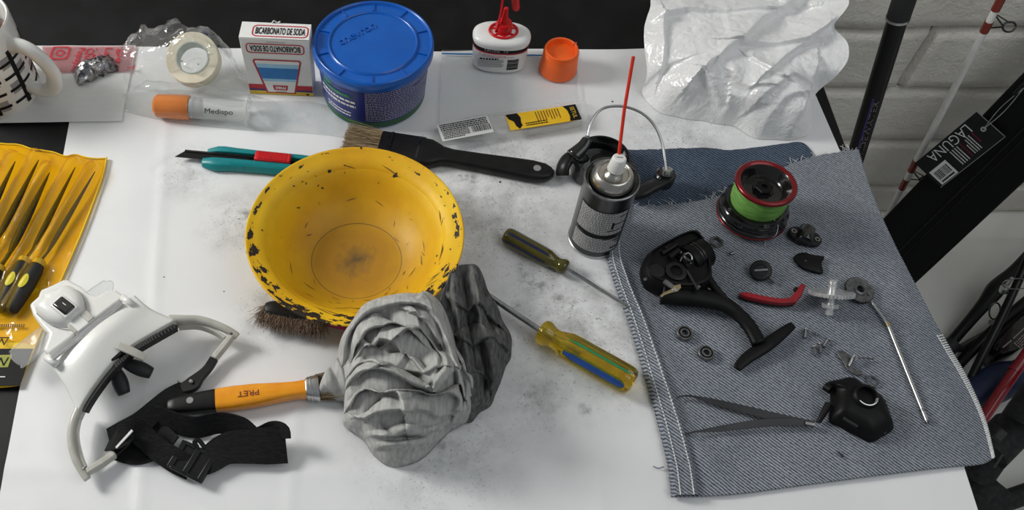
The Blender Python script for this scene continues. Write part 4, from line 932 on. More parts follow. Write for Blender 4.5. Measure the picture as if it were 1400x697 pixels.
# ------------------------------------------------------------------ grey rag
mat('jersey_grey', (0.50, 0.50, 0.48), .95, col2=(0.33, 0.33, 0.32), scale=70, stretch=(5, .6, 2), bump=.35, bscale=900, spec=.1, lo=.35, hi=.7)
mat('jersey_dark', (0.15, 0.15, 0.147), .95, col2=(0.07, 0.07, 0.068), scale=90, stretch=(4, .8, 2), bump=.5, bscale=900, spec=.1)  # darker jersey for one end of the rag
rag = thing('rag', up(P(560, 520), .001), 'crumpled grey jersey rag with a darker end beside the bowl', 'cloth')
RO_ = [P(462, 502, .010), P(466, 468, .030), P(480, 440, .050), P(502, 415, .066), P(535, 403, .070), P(568, 402, .070), P(583, 398, .068), P(600, 412, .060), P(612, 440, .045), P(625, 480, .030), P(640, 505, .022), P(650, 540, .015), P(640, 572, .008), P(612, 592, .003), P(575, 628, .002), P(540, 637, .002), P(512, 624, .002), P(496, 603, .003), P(473, 584, .004), P(470, 560, .004), P(471, 535, .004)]
rcn = P(548, 505, .04)
sw = P(530, 478, .06)
RF = [  # ridges (+) and creases (-): points, height, width, horizontal lean
    ([(468, 480), (478, 445), (505, 420), (545, 410), (583, 420), (604, 450), (616, 490), (626, 520)], .012, .012),
    ([(520, 425), (545, 440), (580, 455), (600, 480)], -.010, .006),
    ([(490, 470), (500, 455), (522, 450), (545, 448), (560, 462)], .013, .006),
    ([(480, 488), (492, 462), (505, 470), (520, 478)], -.010, .005),
    ([(505, 478), (520, 470), (540, 480), (560, 500), (585, 530)], .012, .006),
    ([(545, 470), (575, 455), (600, 490), (606, 515), (592, 530)], .010, .0055),
    ([(500, 492), (530, 505), (560, 520), (590, 535)], -.014, .0045),
    ([(535, 490), (565, 495), (580, 512)], -.010, .005),
    ([(462, 520), (490, 517), (520, 522), (550, 534), (575, 540), (600, 532), (618, 510)], .013, .007),
    ([(475, 540), (490, 533), (520, 545), (560, 546), (600, 542), (625, 520)], -.015, .0045),
    ([(480, 552), (500, 540), (525, 550), (545, 562), (552, 585)], .010, .006),
    ([(478, 560), (500, 568), (520, 560)], -.012, .005),
    ([(528, 548), (560, 552), (595, 548), (625, 545), (620, 565)], .010, .007),
    ([(474, 565), (500, 590), (540, 595), (590, 585), (630, 560)], -.010, .004),
    ([(478, 575), (510, 600), (550, 602), (600, 588), (640, 560)], .010, .006),
    ([(500, 606), (540, 612), (590, 600)], -.008, .004),
    ([(510, 615), (545, 622), (580, 612)], .006, .006),
    ([(622, 490), (634, 520), (628, 555)], -.012, .004),
    ([(632, 495), (645, 525), (640, 560)], .008, .006),
]
RF += [([(480, 590), (505, 612), (540, 620), (575, 615), (610, 596)], .007, .006), ([(500, 575), (530, 582), (570, 580), (610, 568), (636, 545)], .009, .006), ([(474, 552), (486, 566), (500, 580)], .007, .005), ([(520, 590), (545, 605), (580, 600)], -.008, .003), ([(505, 520), (540, 512), (575, 520), (600, 516)], .006, .005), ([(478, 505), (500, 500), (520, 512)], .007, .005), ([(560, 430), (585, 445), (600, 470)], .008, .005)]
RF = [([P(*p, max(.004, .065 - (p[1] - 440) * .00032)).xy.to_3d() for p in a], b, c) for a, b, c in RF]
RF = [(cr(a, 4), b, c) for a, b, c in RF]
cloth(RO_, rcn, .076, RF, 170, 480, 2.6, .62, 3, sw, grow=1.35).build('bundle', 'jersey_grey', rag, smooth=180, solid=.0012)
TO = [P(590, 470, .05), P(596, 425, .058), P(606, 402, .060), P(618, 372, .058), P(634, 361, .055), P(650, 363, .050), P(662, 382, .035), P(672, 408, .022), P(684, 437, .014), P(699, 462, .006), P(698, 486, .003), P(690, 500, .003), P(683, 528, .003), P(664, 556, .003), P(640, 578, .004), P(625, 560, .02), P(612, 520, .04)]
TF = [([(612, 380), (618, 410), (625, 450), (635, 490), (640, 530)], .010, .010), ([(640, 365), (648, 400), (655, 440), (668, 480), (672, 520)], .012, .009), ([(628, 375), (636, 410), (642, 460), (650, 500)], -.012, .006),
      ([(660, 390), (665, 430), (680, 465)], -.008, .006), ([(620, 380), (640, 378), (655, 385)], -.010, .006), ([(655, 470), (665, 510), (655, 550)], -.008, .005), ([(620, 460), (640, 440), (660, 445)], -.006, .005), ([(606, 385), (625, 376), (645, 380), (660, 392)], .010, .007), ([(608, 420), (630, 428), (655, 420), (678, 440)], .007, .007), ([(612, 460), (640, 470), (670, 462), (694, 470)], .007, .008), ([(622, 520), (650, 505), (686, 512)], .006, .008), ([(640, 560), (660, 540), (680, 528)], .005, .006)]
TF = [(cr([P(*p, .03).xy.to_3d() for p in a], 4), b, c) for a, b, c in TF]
cloth(TO, P(640, 470, .03), .044, TF, 110, 340, 2.0, .6, 8, grow=1.25, steep=.35).build('dark_end', 'jersey_dark', rag, smooth=180, solid=.0012)
FO = [P(437, 543, .006), P(440, 520, .021), P(452, 500, .020), P(470, 486, .022), P(490, 495, .03), P(490, 530, .02), P(480, 547, .008), P(455, 547, .004)]
blob(FO, P(465, 520, .012), .030, nr=20, ns=120, power=2.2, topflat=.6, fold=lambda p, s, u: p + V(0, 0, (.004 * noise.noise(p * 60) + .0022 * math.sin(p.x * 500 + p.y * 200)) * min(1, (1 - s) * 5))).build('corner_flap', 'jersey_grey', rag, smooth=180, solid=.0012)
# ================================================================== magnifier visor
mat('visor_white', (0.78, 0.78, 0.75), .25, coat=.3, col2=(0.75, 0.75, 0.72), scale=15)
mat('frame_grey', (0.52, 0.51, 0.46), .28, col2=(0.44, 0.43, 0.38), scale=60)
mat('elastic', (0.009, 0.009, 0.010), .85, col2=(0.016, 0.016, 0.017), scale=700, bump=.5, bscale=1200, spec=.15, stretch=(.2, 1, 1))
mat('rubber', (0.016, 0.016, 0.018), .55)
film('lens', tint=(.95, .96, .96), haze=.16, gloss=.03, rough=.08, bscale=10, bump=.02, hazecol=(.75, .75, .75))
vz = thing('magnifier_visor', up(P(160, 530), .001), 'white head-worn magnifier visor with black elastic strap', 'magnifier')
def lerp_pl(pl, t):
    k = t * (len(pl) - 1); i = min(int(k), len(pl) - 2); return pl[i].lerp(pl[i + 1], k - i)
eA = cr([P(66, 493, .034), P(90, 474, .036), P(125, 447, .038), P(160, 421, .038), P(184, 405, .036)], 8)
eB = cr([P(106, 566, .026), P(116, 546, .030), P(132, 522, .033), P(152, 497, .035), P(178, 474, .035), P(206, 457, .034), P(240, 438, .030)], 6)
eL = cr([P(66, 493, .034), P(86, 521, .032), P(98, 543, .029), P(106, 566, .026)], 6); eR = cr([P(184, 405, .036), P(196, 416, .036), P(213, 427, .033), P(240, 438, .030)], 6)
def coons(A, B, Lf, Rt, bulge=0.0):
    def f(u, v):
        a, b, l, r = lerp_pl(A, u), lerp_pl(B, u), lerp_pl(Lf, v), lerp_pl(Rt, v)
        p = a * (1 - v) + b * v + l * (1 - u) + r * u - ((A[0] * (1 - u) + A[-1] * u) * (1 - v) + (B[0] * (1 - u) + B[-1] * u) * v)
        return p + V(0, 0, bulge * math.sin(PI * u) * math.sin(PI * min(1, v * .9 + .1)))
    return f
cf = coons(eA, eB, eL, eR, .006)
MB().grid(cf, 30, 20).build('brow_shield', 'visor_white', vz, smooth=180, solid=.0030)
# skirt of the shield below the brow
MB().loft([[lerp_pl(eB, i / 40) + V(0, 0, -d) for i in range(41)] for d in (0, .006, .012)], cap=False, closed=False).build('brow_edge', 'frame_grey', vz, smooth=180, solid=.0025)
pad = [lerp_pl(eB, .10 + .88 * i / 40) + V(.003, -.0035, -.006) for i in range(41)]
MB().strip(pad, .0036, .009).build('brow_pad', 'rubber', vz, bevel=.001)
for i in range(24):
    c = lerp_pl(eB, .52 + .44 * i / 23) + V(.0032, -.0038, -.0002); MB().box(T(*c) @ RZ(.55), .0020, .0050, .0010).build('pad_rib', 'rubber', vz)
# side arms of the frame
ar = cr([P(232, 437, .026), P(252, 437, .026), P(275, 438, .024), P(300, 446, .021), P(318, 455, .018), P(325, 460, .016)], 6)
MB().tube(ar, [.0048 - .0014 * i / (len(ar) - 1) for i in range(len(ar))], 12, flat=(1.0, 1.15)).build('side_arm', 'frame_grey', vz, smooth=180)
ai = cr([P(244, 447, .018), P(270, 446, .018), P(293, 454, .016), P(308, 464, .014)], 6); MB().strip(ai, .0030, .010).build('side_rib', 'frame_grey', vz, bevel=.0006)
al = cr([P(110, 556, .024), P(101, 577, .023), P(98, 600, .020), P(103, 625, .017), P(113, 645, .014), P(120, 655, .012)], 6)
MB().tube(al, [.0048 - .0014 * i / (len(al) - 1) for i in range(len(al))], 12, flat=(1.0, 1.15)).build('side_arm', 'frame_grey', vz, smooth=180)
ai = cr([P(112, 560, .016), P(105, 590, .016), P(110, 620, .014), P(118, 640, .012)], 6); MB().strip(ai, .0028, .009).build('side_rib', 'frame_grey', vz, bevel=.0006)
t1 = [P(318, 458, .016), P(306, 474, .013), P(293, 490, .010)]; MB().strip(t1, [.0062, .0068, .0064], .008).build('temple', 'frame_grey', vz, bevel=.0015)
t1 = [P(118, 646, .012), P(138, 634, .011), P(158, 620, .010)]; MB().strip(t1, [.0062, .0068, .0064], .008).build('temple', 'frame_grey', vz, bevel=.0015)
for p in ((316, 456, .024), (115, 640, .021)): MB().lathe(T(*P(*p)), [(0, 0), (.0016, 0), (.0012, .0008), (0, .001)], 12).build('hinge_screw', 'steel_dark', vz)
# lens carrier and lamp housing
hp_ = [(45, 424), (57, 413), (60, 404), (75, 398), (91, 390), (98, 390), (115, 399), (126, 409), (138, 412), (149, 405), (161, 403), (168, 408), (176, 413), (150, 433), (110, 464), (72, 493), (64, 486), (68, 476), (72, 464), (60, 452), (50, 438)]
MB().prism([P(*p, .026) for p in hp_], .012).build('lens_carrier', 'visor_white', vz, bevel=.003, bseg=3)
hh = [(48, 424), (60, 411), (64, 403), (78, 398), (93, 392), (108, 398), (117, 410), (119, 425), (110, 438), (97, 446), (80, 447), (62, 440)]
blob([P(*p, .037) for p in hh], P(85, 420, .037), .0485, nr=14, ns=96, power=4.5, topflat=.6).build('lamp_housing', 'visor_white', vz, smooth=180)
MB().tube(cr([P(92, 391, .0395), P(108, 399, .041), P(116, 412, .041), P(117, 427, .041), P(108, 440, .041), P(93, 447, .041), P(72, 444, .040), P(50, 428, .039)], 6), .0007, 6).build('housing_seam', 'grey_ink', vz)
swM = fr(P(77, 411, .048), P(100, 429, .048)); sl_ = (P(100, 429, .048) - P(77, 411, .048)).length
MB().box(swM @ T(sl_ / 2, 0, .0008), sl_, .0165, .0045).build('switch_bezel', 'white_plastic', vz, bevel=.002, bseg=3)
MB().box(swM @ T(sl_ / 2, 0, .0022), sl_ * .84, .0130, .0045).build('switch', 'black_gloss', vz, bevel=.0026, bseg=4)
MB().box(swM @ T(sl_ / 2, .0012, .0047), .0048, .0007, .0003).build('switch_mark', 'white_ink', vz)
cM = fr(P(99, 452, .041), P(124, 432, .041)); cl = (P(124, 432, .041) - P(99, 452, .041)).length
MB().box(cM @ T(cl / 2, 0, 0), cl, .014, .006).build('lamp_bridge', 'visor_white', vz, bevel=.001)
MB().box(cM @ T(cl * .86, .0, .0025), cl * .34, .012, .003).build('contact_plate', 'frame_grey', vz, bevel=.0006)
MB().box(cM @ T(cl * .04, .0, .0025), cl * .18, .012, .002).build('contact_plate', 'frame_grey', vz, bevel=.0006)
MB().strip([P(71, 490, .0425), P(166, 413, .0435)], .0034, .0030).build('hinge_slot', 'grey_ink', vz)
MB().tube([P(72.5, 492, .0430), P(168, 415, .0440)], .0013, 8).build('hinge_rod', 'steel', vz)
for p, q in (((64, 488), (78, 499)), ((167, 406), (183, 418))): MB().tube([P(*p, .0400), P(*q, .0400)], .0036, 10).build('hinge_lug', 'visor_white', vz, smooth=180)
# lens strip
l0, l1 = P(20, 494, .020), P(155, 387, .020); Ml = fr(l0, l1); LL = (l1 - l0).length; hw_ = .0125
ol = [(0, -.004), (.002, -.009), (.009, -hw_), (LL - .02, -hw_), (LL - .006, -.007), (LL, .0005), (LL - .004, .005), (LL - .016, .0095), (.012, hw_ * .9), (.003, .009), (0, .004)]
MB().prism([Ml @ V(x, y, 0) for x, y in cr([V(x, y, 0) for x, y in ol], 4, True) for x, y in [(x, y)]] if False else [Ml @ c for c in cr([V(x, y, 0) for x, y in ol], 4, True)], .0035).build('lens', 'lens', vz)
MB().tube([Ml @ c for c in cr([V(x, y, .0018) for x, y in ol], 4, True)] + [Ml @ V(*ol[0], .0018)], .0006, 6).build('lens_rim', 'lens', vz)
# nose bridge
MB().box(fr(P(150, 490, .033), P(170, 474, .033)) @ T(.009, -.002, 0), .022, .010, .010).build('nose_bracket', 'black_plastic', vz, bevel=.002)
MB().strip([P(161, 472, .044), P(180, 480, .042), P(198, 489, .036)], [.0075, .0078, .0075], .0030).build('bridge_clip', 'frame_grey', vz, bevel=.0006)
for pts in (((158, 488, .030), (172, 495, .026)), ((156, 492, .030), (161, 508, .024))): MB().tube([P(*p) for p in pts], .0035, 10).build('nose_arm', 'rubber', vz)
for a, b in (((172, 496, .022), (207, 510, .016)), ((158, 506, .020), (170, 538, .012))):
    A_, B_ = P(*a), P(*b); n = 12; MB().tube([A_.lerp(B_, i / n) for i in range(n + 1)], [.0038 + .0028 * math.sin(PI * min(1, .1 + .75 * i / n)) for i in range(n + 1)], 14, flat=(1.15, .8)).build('nose_pad', 'rubber', vz, smooth=180)
# strap connectors and strap
cn = cr([P(293, 490, .010), P(284, 504, .009), P(272, 516, .008), P(262, 526, .007), P(248, 532, .006)], 6)
MB().strip(cn, [.0085 + .0065 * math.exp(-((i / (len(cn) - 1) - .72) / .22) ** 2) for i in range(len(cn))], .006).build('strap_connector', 'black_plastic', vz, bevel=.0012)
MB().lathe(T(*P(261, 521, .0118)), [(0, 0), (.0022, 0), (.0016, .0008), (0, .001)], 14).build('rivet', 'steel', vz)
MB().strip([P(158, 620, .010), P(172, 607, .010), P(186, 592, .012)], [.007, .008, .008], .005).build('strap_connector', 'black_plastic', vz, bevel=.001)
def band(pts, w_, t, tilts, name='strap', m='elastic'):
    pts = cr([P(*p) for p in pts], 6); n = len(pts)
    ups = []
    for i in range(n):
        k = i / (n - 1) * (len(tilts) - 1); j = min(int(k), len(tilts) - 2); a = D(tilts[j] + (tilts[j+1] - tilts[j]) * (k - j))
        d = (pts[min(i + 1, n - 1)] - pts[max(i - 1, 0)]).normalized(); side = V(0, 0, 1).cross(d).normalized()
        ups.append(V(0, 0, 1) * math.cos(a) + side * math.sin(a))
    ws = [w_[0] + (w_[1] - w_[0]) * i / (n - 1) for i in range(n)] if isinstance(w_, tuple) else w_
    return MB().strip(pts, ws, t, ups).build(name, m, vz, smooth=60)
band([(252, 530, .007), (232, 542, .010), (212, 560, .013), (192, 578, .014), (166, 594, .012), (150, 603, .008)], (.015, .026), .0018, [0, 12, 20, 15, 0])
band([(150, 603, .007), (164, 598, .022), (180, 585, .024), (196, 596, .018), (214, 612, .014), (240, 630, .012), (262, 640, .008)], (.020, .022), .0018, [0, -5, -15, -25, -25, -15])
band([(168, 606, .004), (190, 612, .005), (212, 605, .006), (232, 585, .009)], (.034, .030), .0020, [0, 0, 5, 15])
band([(262, 636, .006), (285, 628, .011), (310, 613, .014), (340, 610, .015), (366, 609, .016), (391, 606, .016)], (.024, .036), .0018, [0, -5, -15, -20, -22, -25])
band([(386, 600, .018), (384, 592, .020), (372, 590, .016), (350, 598, .011), (330, 584, .012), (300, 578, .012), (266, 584, .012), (232, 576, .012), (206, 568, .012)], (.020, .022), .0018, [30, 45, 50, 50, 50, 50, 50, 40])
bM = fr(P(243, 622, .010), P(283, 642, .008)); bl_ = (P(283, 642, .008) - P(243, 622, .010)).length
for y in (-.0125, .0125): MB().box(bM @ T(bl_ / 2, y, .002), bl_, .004, .005).build('buckle_bar', 'black_gloss', vz, bevel=.0012)
for x in (.0, .5, 1.0): MB().box(bM @ T(bl_ * x, 0, .002), .006, .028, .005).build('buckle_bar', 'black_plastic', vz, bevel=.0012)
MB().box(bM @ T(bl_ * .5, 0, .001), bl_ * .96, .024, .004).build('buckle_plate', 'black_plastic', vz, bevel=.001)
MB().tube(cr([P(270, 612, .012), P(266, 604, .015), P(272, 602, .015), P(280, 612, .012)], 5), .0022, 8).build('slide_loop', 'black_plastic', vz)
MB().strip([P(159, 612, .020), P(181, 588, .029)], .0022, .0012).build('strap_clip', 'white_plastic', vz)
MB().tube(cr([P(246, 532, .002), P(243, 526, .004), P(244, 520, .003)], 4), .0004, 5).build('loose_thread', 'black_matte', vz)
# ================================================================== file pouch
mat('pouch_vinyl', (0.84, 0.56, 0.02), .28, col2=(0.78, 0.50, 0.015), scale=12)
film('pouch_film', tint=(.97, .86, .42), haze=.12, gloss=.03, rough=.12, bscale=50, bump=.8, hazecol=(.70, .42, .02), stretch=(1, 1, 1))
mat('file_steel', (0.022, 0.024, 0.025), .5, .4, col2=(0.010, 0.011, 0.012), scale=300)
mat('collar_yellow', (0.62, 0.40, 0.02), .4); mat('oval_yellow', (0.62, 0.54, 0.03), .4); mat('emblem_green', (0.28, 0.30, 0.02), .5)
po = thing('file_pouch', up(P(40, 330), .001), 'yellow vinyl tool pouch with six pockets of needle files', 'pouch')
topE = cr([P(*p, .006) for p in ((-70, 189), (-30, 192), (0, 196), (28, 198), (45, 204), (70, 207), (90, 213), (104, 211), (122, 216), (146, 216))], 6)
botE = cr([P(*p, .004) for p in ((-210, 530), (-150, 530), (-100, 530), (-60, 530), (-30, 530), (0, 529), (12, 528), (20, 527), (26, 526))], 6)
rigE = cr([P(*p, .004) for p in ((146, 216), (139, 246), (112, 318), (82, 388), (64, 436), (46, 480), (26, 526))], 6)
lefE = [P(-70, 189, .004).lerp(P(-210, 530, .004), i / 12) for i in range(13)]
pc = coons(topE, botE, lefE, rigE)
FL = [((-8, 212), (-62, 330), (-90, 375), (-122, 432)), ((21, 221), (-28, 322), (-42, 352), (-74, 424)), ((53, 219), (-2, 325), (-28, 366), (-58, 430)), ((68, 236), (14, 345), (0, 366), (-36, 436)), ((103, 229), (45, 342), (35, 355), (-2, 426)), ((130, 235), (66, 344), (55, 358), (14, 428))]
AX = [[Vector((P(*p).x, P(*p).y, 0)) for p in f] for f in FL]
MB().grid(lambda u, v: (lambda p: V(p.x, p.y, TZ + .0022 + (.0012 * noise.noise(p * 30))))(pc(u, v)), 40, 50).build('back_sheet', 'pouch_vinyl', po, clean=False, smooth=180, solid=.0008)
def pock(u, v):
    p = pc(u, v); q = Vector((p.x, p.y, 0)); h = 0
    for ax in AX:
        d = dist_poly(q, ax)
        if d < .02: h = max(h, .0150 * math.exp(-(d / .0085) ** 4))
    e = min(1, min(u, 1 - u) * 14) * min(1, v * 10 + .55) * min(1, max(0, (.80 - v)) * 12)
    z = .0035 + h * e + .0014 * noise.noise(p * 55) + .0022 * abs(noise.noise(p * 95)) * (1 if .30 < v < .55 else .25)
    return V(p.x, p.y, TZ + z)
MB().grid(lambda u, v: pock(u, v * .80), 110, 100).build('pocket_film', 'pouch_film', po, clean=False, smooth=60)
MB().tube([p + V(0, 0, .001 + .006 * 0) for p in rigE], .0011, 6).build('edge_weld', 'pouch_vinyl', po)
MB().tube([pock(i / 60, .0) for i in range(61)], .0009, 6).build('mouth_edge', 'pouch_vinyl', po)
lab = [P(-120, 477, .0052), P(46, 477, .0052), P(27, 527, .0052), P(-140, 529, .0052)]
MB().prism(lab, .0008).build('card_label', 'black_ink', po)
MB().prism([P(*p, .0060) for p in ((-25, 486), (17, 485), (11, 502), (-25, 503))], .0005).build('label_emblem', 'emblem_green', po)
text('N', T(*P(3, 494, .0068)) @ RZ(0), .013, 'black_ink', po, shear=.3)
text('N', T(*P(4, 467, .0062)), .011, 'black_ink', po, shear=.35)
MB().strip([P(-20, 461.5, .006), P(13, 461.5, .006)], .0010, .0004).build('print_rule', 'black_ink', po)
q = MB()
for k in range(14): q.strip([P(-6 + 3 * k, 443, .0058), P(-6.8 + 3 * k, 447, .0058)], .0011, .0005)
q.build('weld_marks', 'scratch', po)
MB().strip([P(-5, 515, .0062), P(7, 515, .0062)], .001, .0004).build('print_rule', 'white_ink', po)
kinds = ('sixth', 'fifth', 'fourth', 'third', 'second', 'first')
for i, (tip, neck, col, end) in enumerate(FL):
    A, B, C_, E = [P(*p, .0085) for p in (tip, neck, col, end)]
    A, B, C_, E = [up(x, .0090) for x in (A, B, C_, E)]
    f = thing('needle_file', up(C_, .003), 'black handled needle file in the %s pocket counted from the pouch edge by the visor' % kinds[i], 'file', 'needle files in the yellow pouch')
    w0_ = (.0042, .0045, .0044, .0050, .0036, .0032)[i]; pts = [A.lerp(B, t / 10) for t in range(11)] + [C_]
    MB().tube(pts, [.0006] + [w0_ * min(1, .25 + .13 * t) for t in range(1, 9)] + [w0_ * .9, w0_ * .55, w0_ * .55], 8, flat=(1.0, .55)).build('blade', 'file_steel', f, smooth=60)
    M_ = fr(C_, E); Lh = (E - C_).length
    MB().lathe(M_ @ RY(PI / 2), [(0, -.002), (.0060, -.0015), (.0072, 0), (.0072, .0045), (.0066, .0055), (0, .0055)], 20).build('collar', 'collar_yellow', f)
    MB().lathe(M_ @ RY(PI / 2), [(0, .0045), (.0068, .0045), (.0084, .012), (.0088, .03), (.0080, .045), (.0076, Lh - .012), (.0066, Lh - .004), (.0034, Lh), (0, Lh)], 24).build('handle', 'rubber', f, smooth=60)
    MB().loft([[M_ @ V(.030 + .0085 * s * math.cos(a), .0042 * s * math.sin(a), math.sqrt(max(.0091 ** 2 - (.0042 * s * math.sin(a)) ** 2, 0)) + .0002) for a in [2 * PI * k / 20 for k in range(20)]] for s in (1, .5, .01)], cap=False).build('grip_inlay', 'oval_yellow', f)
# ================================================================== denim trouser leg, turned inside out
mat('stitch_white', (0.72, 0.73, 0.73), .9, col2=(0.55, 0.56, 0.57), scale=400, spec=.1)
mat('thread_blue', (0.06, 0.10, 0.18), .9)
dn = thing('denim_cloth', up(P(1060, 430), .001), 'grey denim trouser leg turned inside out, spread as a work mat', 'cloth')
DT = cr([P(*p) for p in ((842, 288), (872, 285), (920, 282), (975, 274), (1010, 258), (1060, 236), (1100, 221), (1135, 213), (1172, 207))], 8)
DB = cr([P(*p) for p in ((916, 682), (1000, 678), (1100, 665), (1200, 652), (1290, 641), (1328, 638), (1346, 634), (1358, 626))], 8)
DL = cr([P(*p) for p in ((842, 288), (829, 345), (838, 388), (858, 445), (878, 512), (897, 580), (911, 640), (916, 682))], 8)
DR = cr([P(*p) for p in ((1172, 207), (1190, 265), (1215, 325), (1250, 392), (1290, 465), (1322, 520), (1346, 575), (1358, 626))], 8)
dcf = coons(DT, DB, DL, DR)
WR = [([(905, 500), (925, 580), (985, 660)], .004, .010), ([(880, 420), (900, 480), (930, 520)], .003, .008), ([(1100, 260), (1180, 300), (1230, 400)], .003, .014), ([(950, 640), (1000, 600), (1040, 590)], .002, .012), ([(1180, 640), (1260, 560), (1300, 540)], .002, .012)]
WR = [(cr([P(*p).xy.to_3d() for p in a], 4), b, c) for a, b, c in WR]
def dz(p, u, v):
    q = Vector((p.x, p.y, 0)); z = .0042 + .0010 * noise.noise(q * 14 + V(2, 0, 0)) + .0004 * noise.noise(q * 60)
    for pl, a, wd_ in WR:
        d = dist_poly(q, pl)
        if d < 3 * wd_: z += a * .6 * math.exp(-(d / wd_) ** 2)
    over = p.x - (XR - .004)
    if over > 0: z -= 2.2 * over * over + .02 * over
    return z
def denf(u, v):
    p = dcf(u, v); fray = 0
    if v < .012: p = p + V(0, .0016 * noise.noise(p * 220), 0)
    return V(p.x, p.y, TZ + dz(p, u, v))
MB().grid(denf, 110, 110).build('front_layer', 'denim_pale', dn, clean=False, smooth=180, solid=.0012)
KT = cr([P(*p) for p in ((842, 206), (870, 207), (905, 206), (960, 204), (1000, 207), (1060, 200), (1095, 197), (1113, 215))], 6)
KB = cr([P(*p) for p in ((848, 300), (872, 300), (920, 300), (975, 292), (1010, 280), (1060, 260), (1095, 245), (1118, 232))], 6)
KL = [KT[0].lerp(KB[0], i / 8) for i in range(9)]; KR = [KT[-1].lerp(KB[-1], i / 8) for i in range(9)]
kcf = coons(KT, KB, KL, KR)
MB().grid(lambda u, v: (lambda p: V(p.x, p.y + (.0012 * noise.noise(p * 200) if v < .02 else 0), TZ + .0026 + .0004 * noise.noise(p * 40)))(kcf(u, v)), 60, 20).build('back_layer', 'denim_blue', dn, clean=False, smooth=180, solid=.0009)
# felled side seam on the left, folded over and stitched twice
def on_denim(u, v, dz_=0.0):
    p = denf(u, v); return V(p.x, p.y, p.z + dz_)
sm_ = MB()
def seamf(s, t):
    u = .004 + .070 * s; prof_ = .0048 * min(1, s * 9) * min(1, (1 - s) * 9)
    return on_denim(u, t, .0008 + prof_)
sm_.grid(seamf, 18, 90); sm_.build('side_seam', 'denim_pale', dn, clean=False, smooth=180)
st = MB()
for row in (.026, .060):
    n = 96
    for k in range(n):
        a, b = on_denim(row, (k + .12) / n, .0058), on_denim(row, (k + .72) / n, .0058); st.tube([a, (a + b) / 2 + V(0, 0, .0004), b], .00075, 5)
o = st.build('stitches', 'stitch_white', dn, clean=False); o['kind'] = 'stuff'
# overlocked edge on the right
st = MB(); n = 62
v0 = .56
for k in range(n):
    t = v0 + (1 - v0) * k / n; t2 = v0 + (1 - v0) * (k + .55) / n
    a, b = on_denim(1.003, t, .0012), on_denim(.955, t2, .0014); st.tube([a, (a + b) / 2 + V(0, 0, .0008), b], .0008, 4)
for k in range(n):
    a, b = on_denim(.953, v0 + (1 - v0) * k / n, .0013), on_denim(.953, v0 + (1 - v0) * (k + .7) / n, .0013); st.tube([a, b], .0007, 4)
o = st.build('overlock_stitches', 'stitch_white', dn, clean=False); o['kind'] = 'stuff'
mat('denim_grey', (0.10, 0.105, 0.115), .95, col2=(0.05, 0.052, 0.06), scale=300)
MB().grid(lambda s, t: on_denim(.958 + (.042 + .004 * noise.noise(V(t * 60, 0, 0))) * s, v0 + (1 - v0) * t, .0006 + .0006 * math.sin(PI * s)), 6, 80).build('overlock_edge', 'denim_grey', dn, clean=False, smooth=180)
# frayed threads
fr_ = MB(); rnd = random.Random(8)
for k in range(70):
    u = rnd.uniform(.02, .98); a = on_denim(u, .0, .0002); l = rnd.uniform(.003, .011); d = V(rnd.uniform(-1, 1), rnd.uniform(.1, 1), 0).normalized()
    fr_.tube([a, a + d * l * .5 + V(0, 0, .001), a + d * l + V(rnd.uniform(-.002, .002), 0, 0)], .00022, 4)
for k in range(60):
    t = rnd.uniform(.05, .98); a = on_denim(.0, t, -.001); l = rnd.uniform(.002, .006); d = V(-1, rnd.uniform(-.8, .8), 0).normalized()
    fr_.tube([a, a + d * l * .5, a + d * l + V(0, 0, -.001)], .00020, 4)
o = fr_.build('frayed_threads', 'stitch_white', dn, clean=False); o['kind'] = 'stuff'
MB().tube(cr([P(908, 638, .004), P(900, 640, .003), P(893, 637, .003)], 4), .0004, 5).build('loose_thread', 'thread_blue', dn)
DH = .0062        # working height on the denim
def G(px, py, h=0.0): return P(px, py, DH + h)
# ================================================================== reel parts on the denim
mat('spool_red', (0.20, 0.004, 0.008), .3, .5, coat=.4); mat('line_green', (0.22, 0.48, 0.10), .55, col2=(0.10, 0.28, 0.04), scale=220, stretch=(.4, .4, 5), bump=.9, bscale=420, dist=.001)
mat('spool_black', (0.010, 0.009, 0.009), .18, .2, coat=.5); mat('reel_black', (0.003, 0.003, 0.0032), .46, spec=.22, col2=(0.005, 0.005, 0.0052), bump=.1)
mat('lever_red', (0.27, 0.006, 0.014), .35); mat('alloy', (0.88, 0.88, 0.87), .30, .8, col2=(0.62, 0.62, 0.62), scale=200); mat('gear_grey', (0.16, 0.16, 0.165), .45, .9, col2=(0.09, 0.09, 0.09), scale=200)
# spool
s0 = G(1025.5, 295); sp = thing('reel_spool', s0, 'fishing reel spool wound with green line, red rimmed', 'reel part'); Msp = T(*s0) @ RX(D(-3))
MB().lathe(Msp, [(.020, .001), (.033, 0), (.0362, .002), (.0372, .005), (.0368, .009), (.0355, .010), (.0350, .012), (.0358, .0135), (.0352, .018), (.0335, .0195), (.0330, .0215), (.0318, .0240), (.026, .0245), (.020, .0245), (.020, .001)], 72).build('skirt', 'spool_black', sp, smooth=40)
MB().lathe(Msp, [(.0366, .0032), (.0376, .0042), (.0376, .0056), (.0368, .0066)], 72).build('skirt_ring', 'spool_red', sp)
for k in range(14):
    a = 2 * PI * k / 14; MB().lathe(Msp @ RZ(a) @ T(.0345, 0, .0165) @ RY(D(75)), [(0, .0006), (.0022, .0010), (.0030, .0012), (.0030, .0004)], 10).build('skirt_hole', 'black_matte', sp)
wn = [(.0275 + .0012 * math.sin(PI * i / 24) + .0003 * (i % 2), .0225 + .0285 * i / 24) for i in range(25)]
MB().lathe(Msp, wn, 72).build('wound_line', 'line_green', sp, smooth=180)
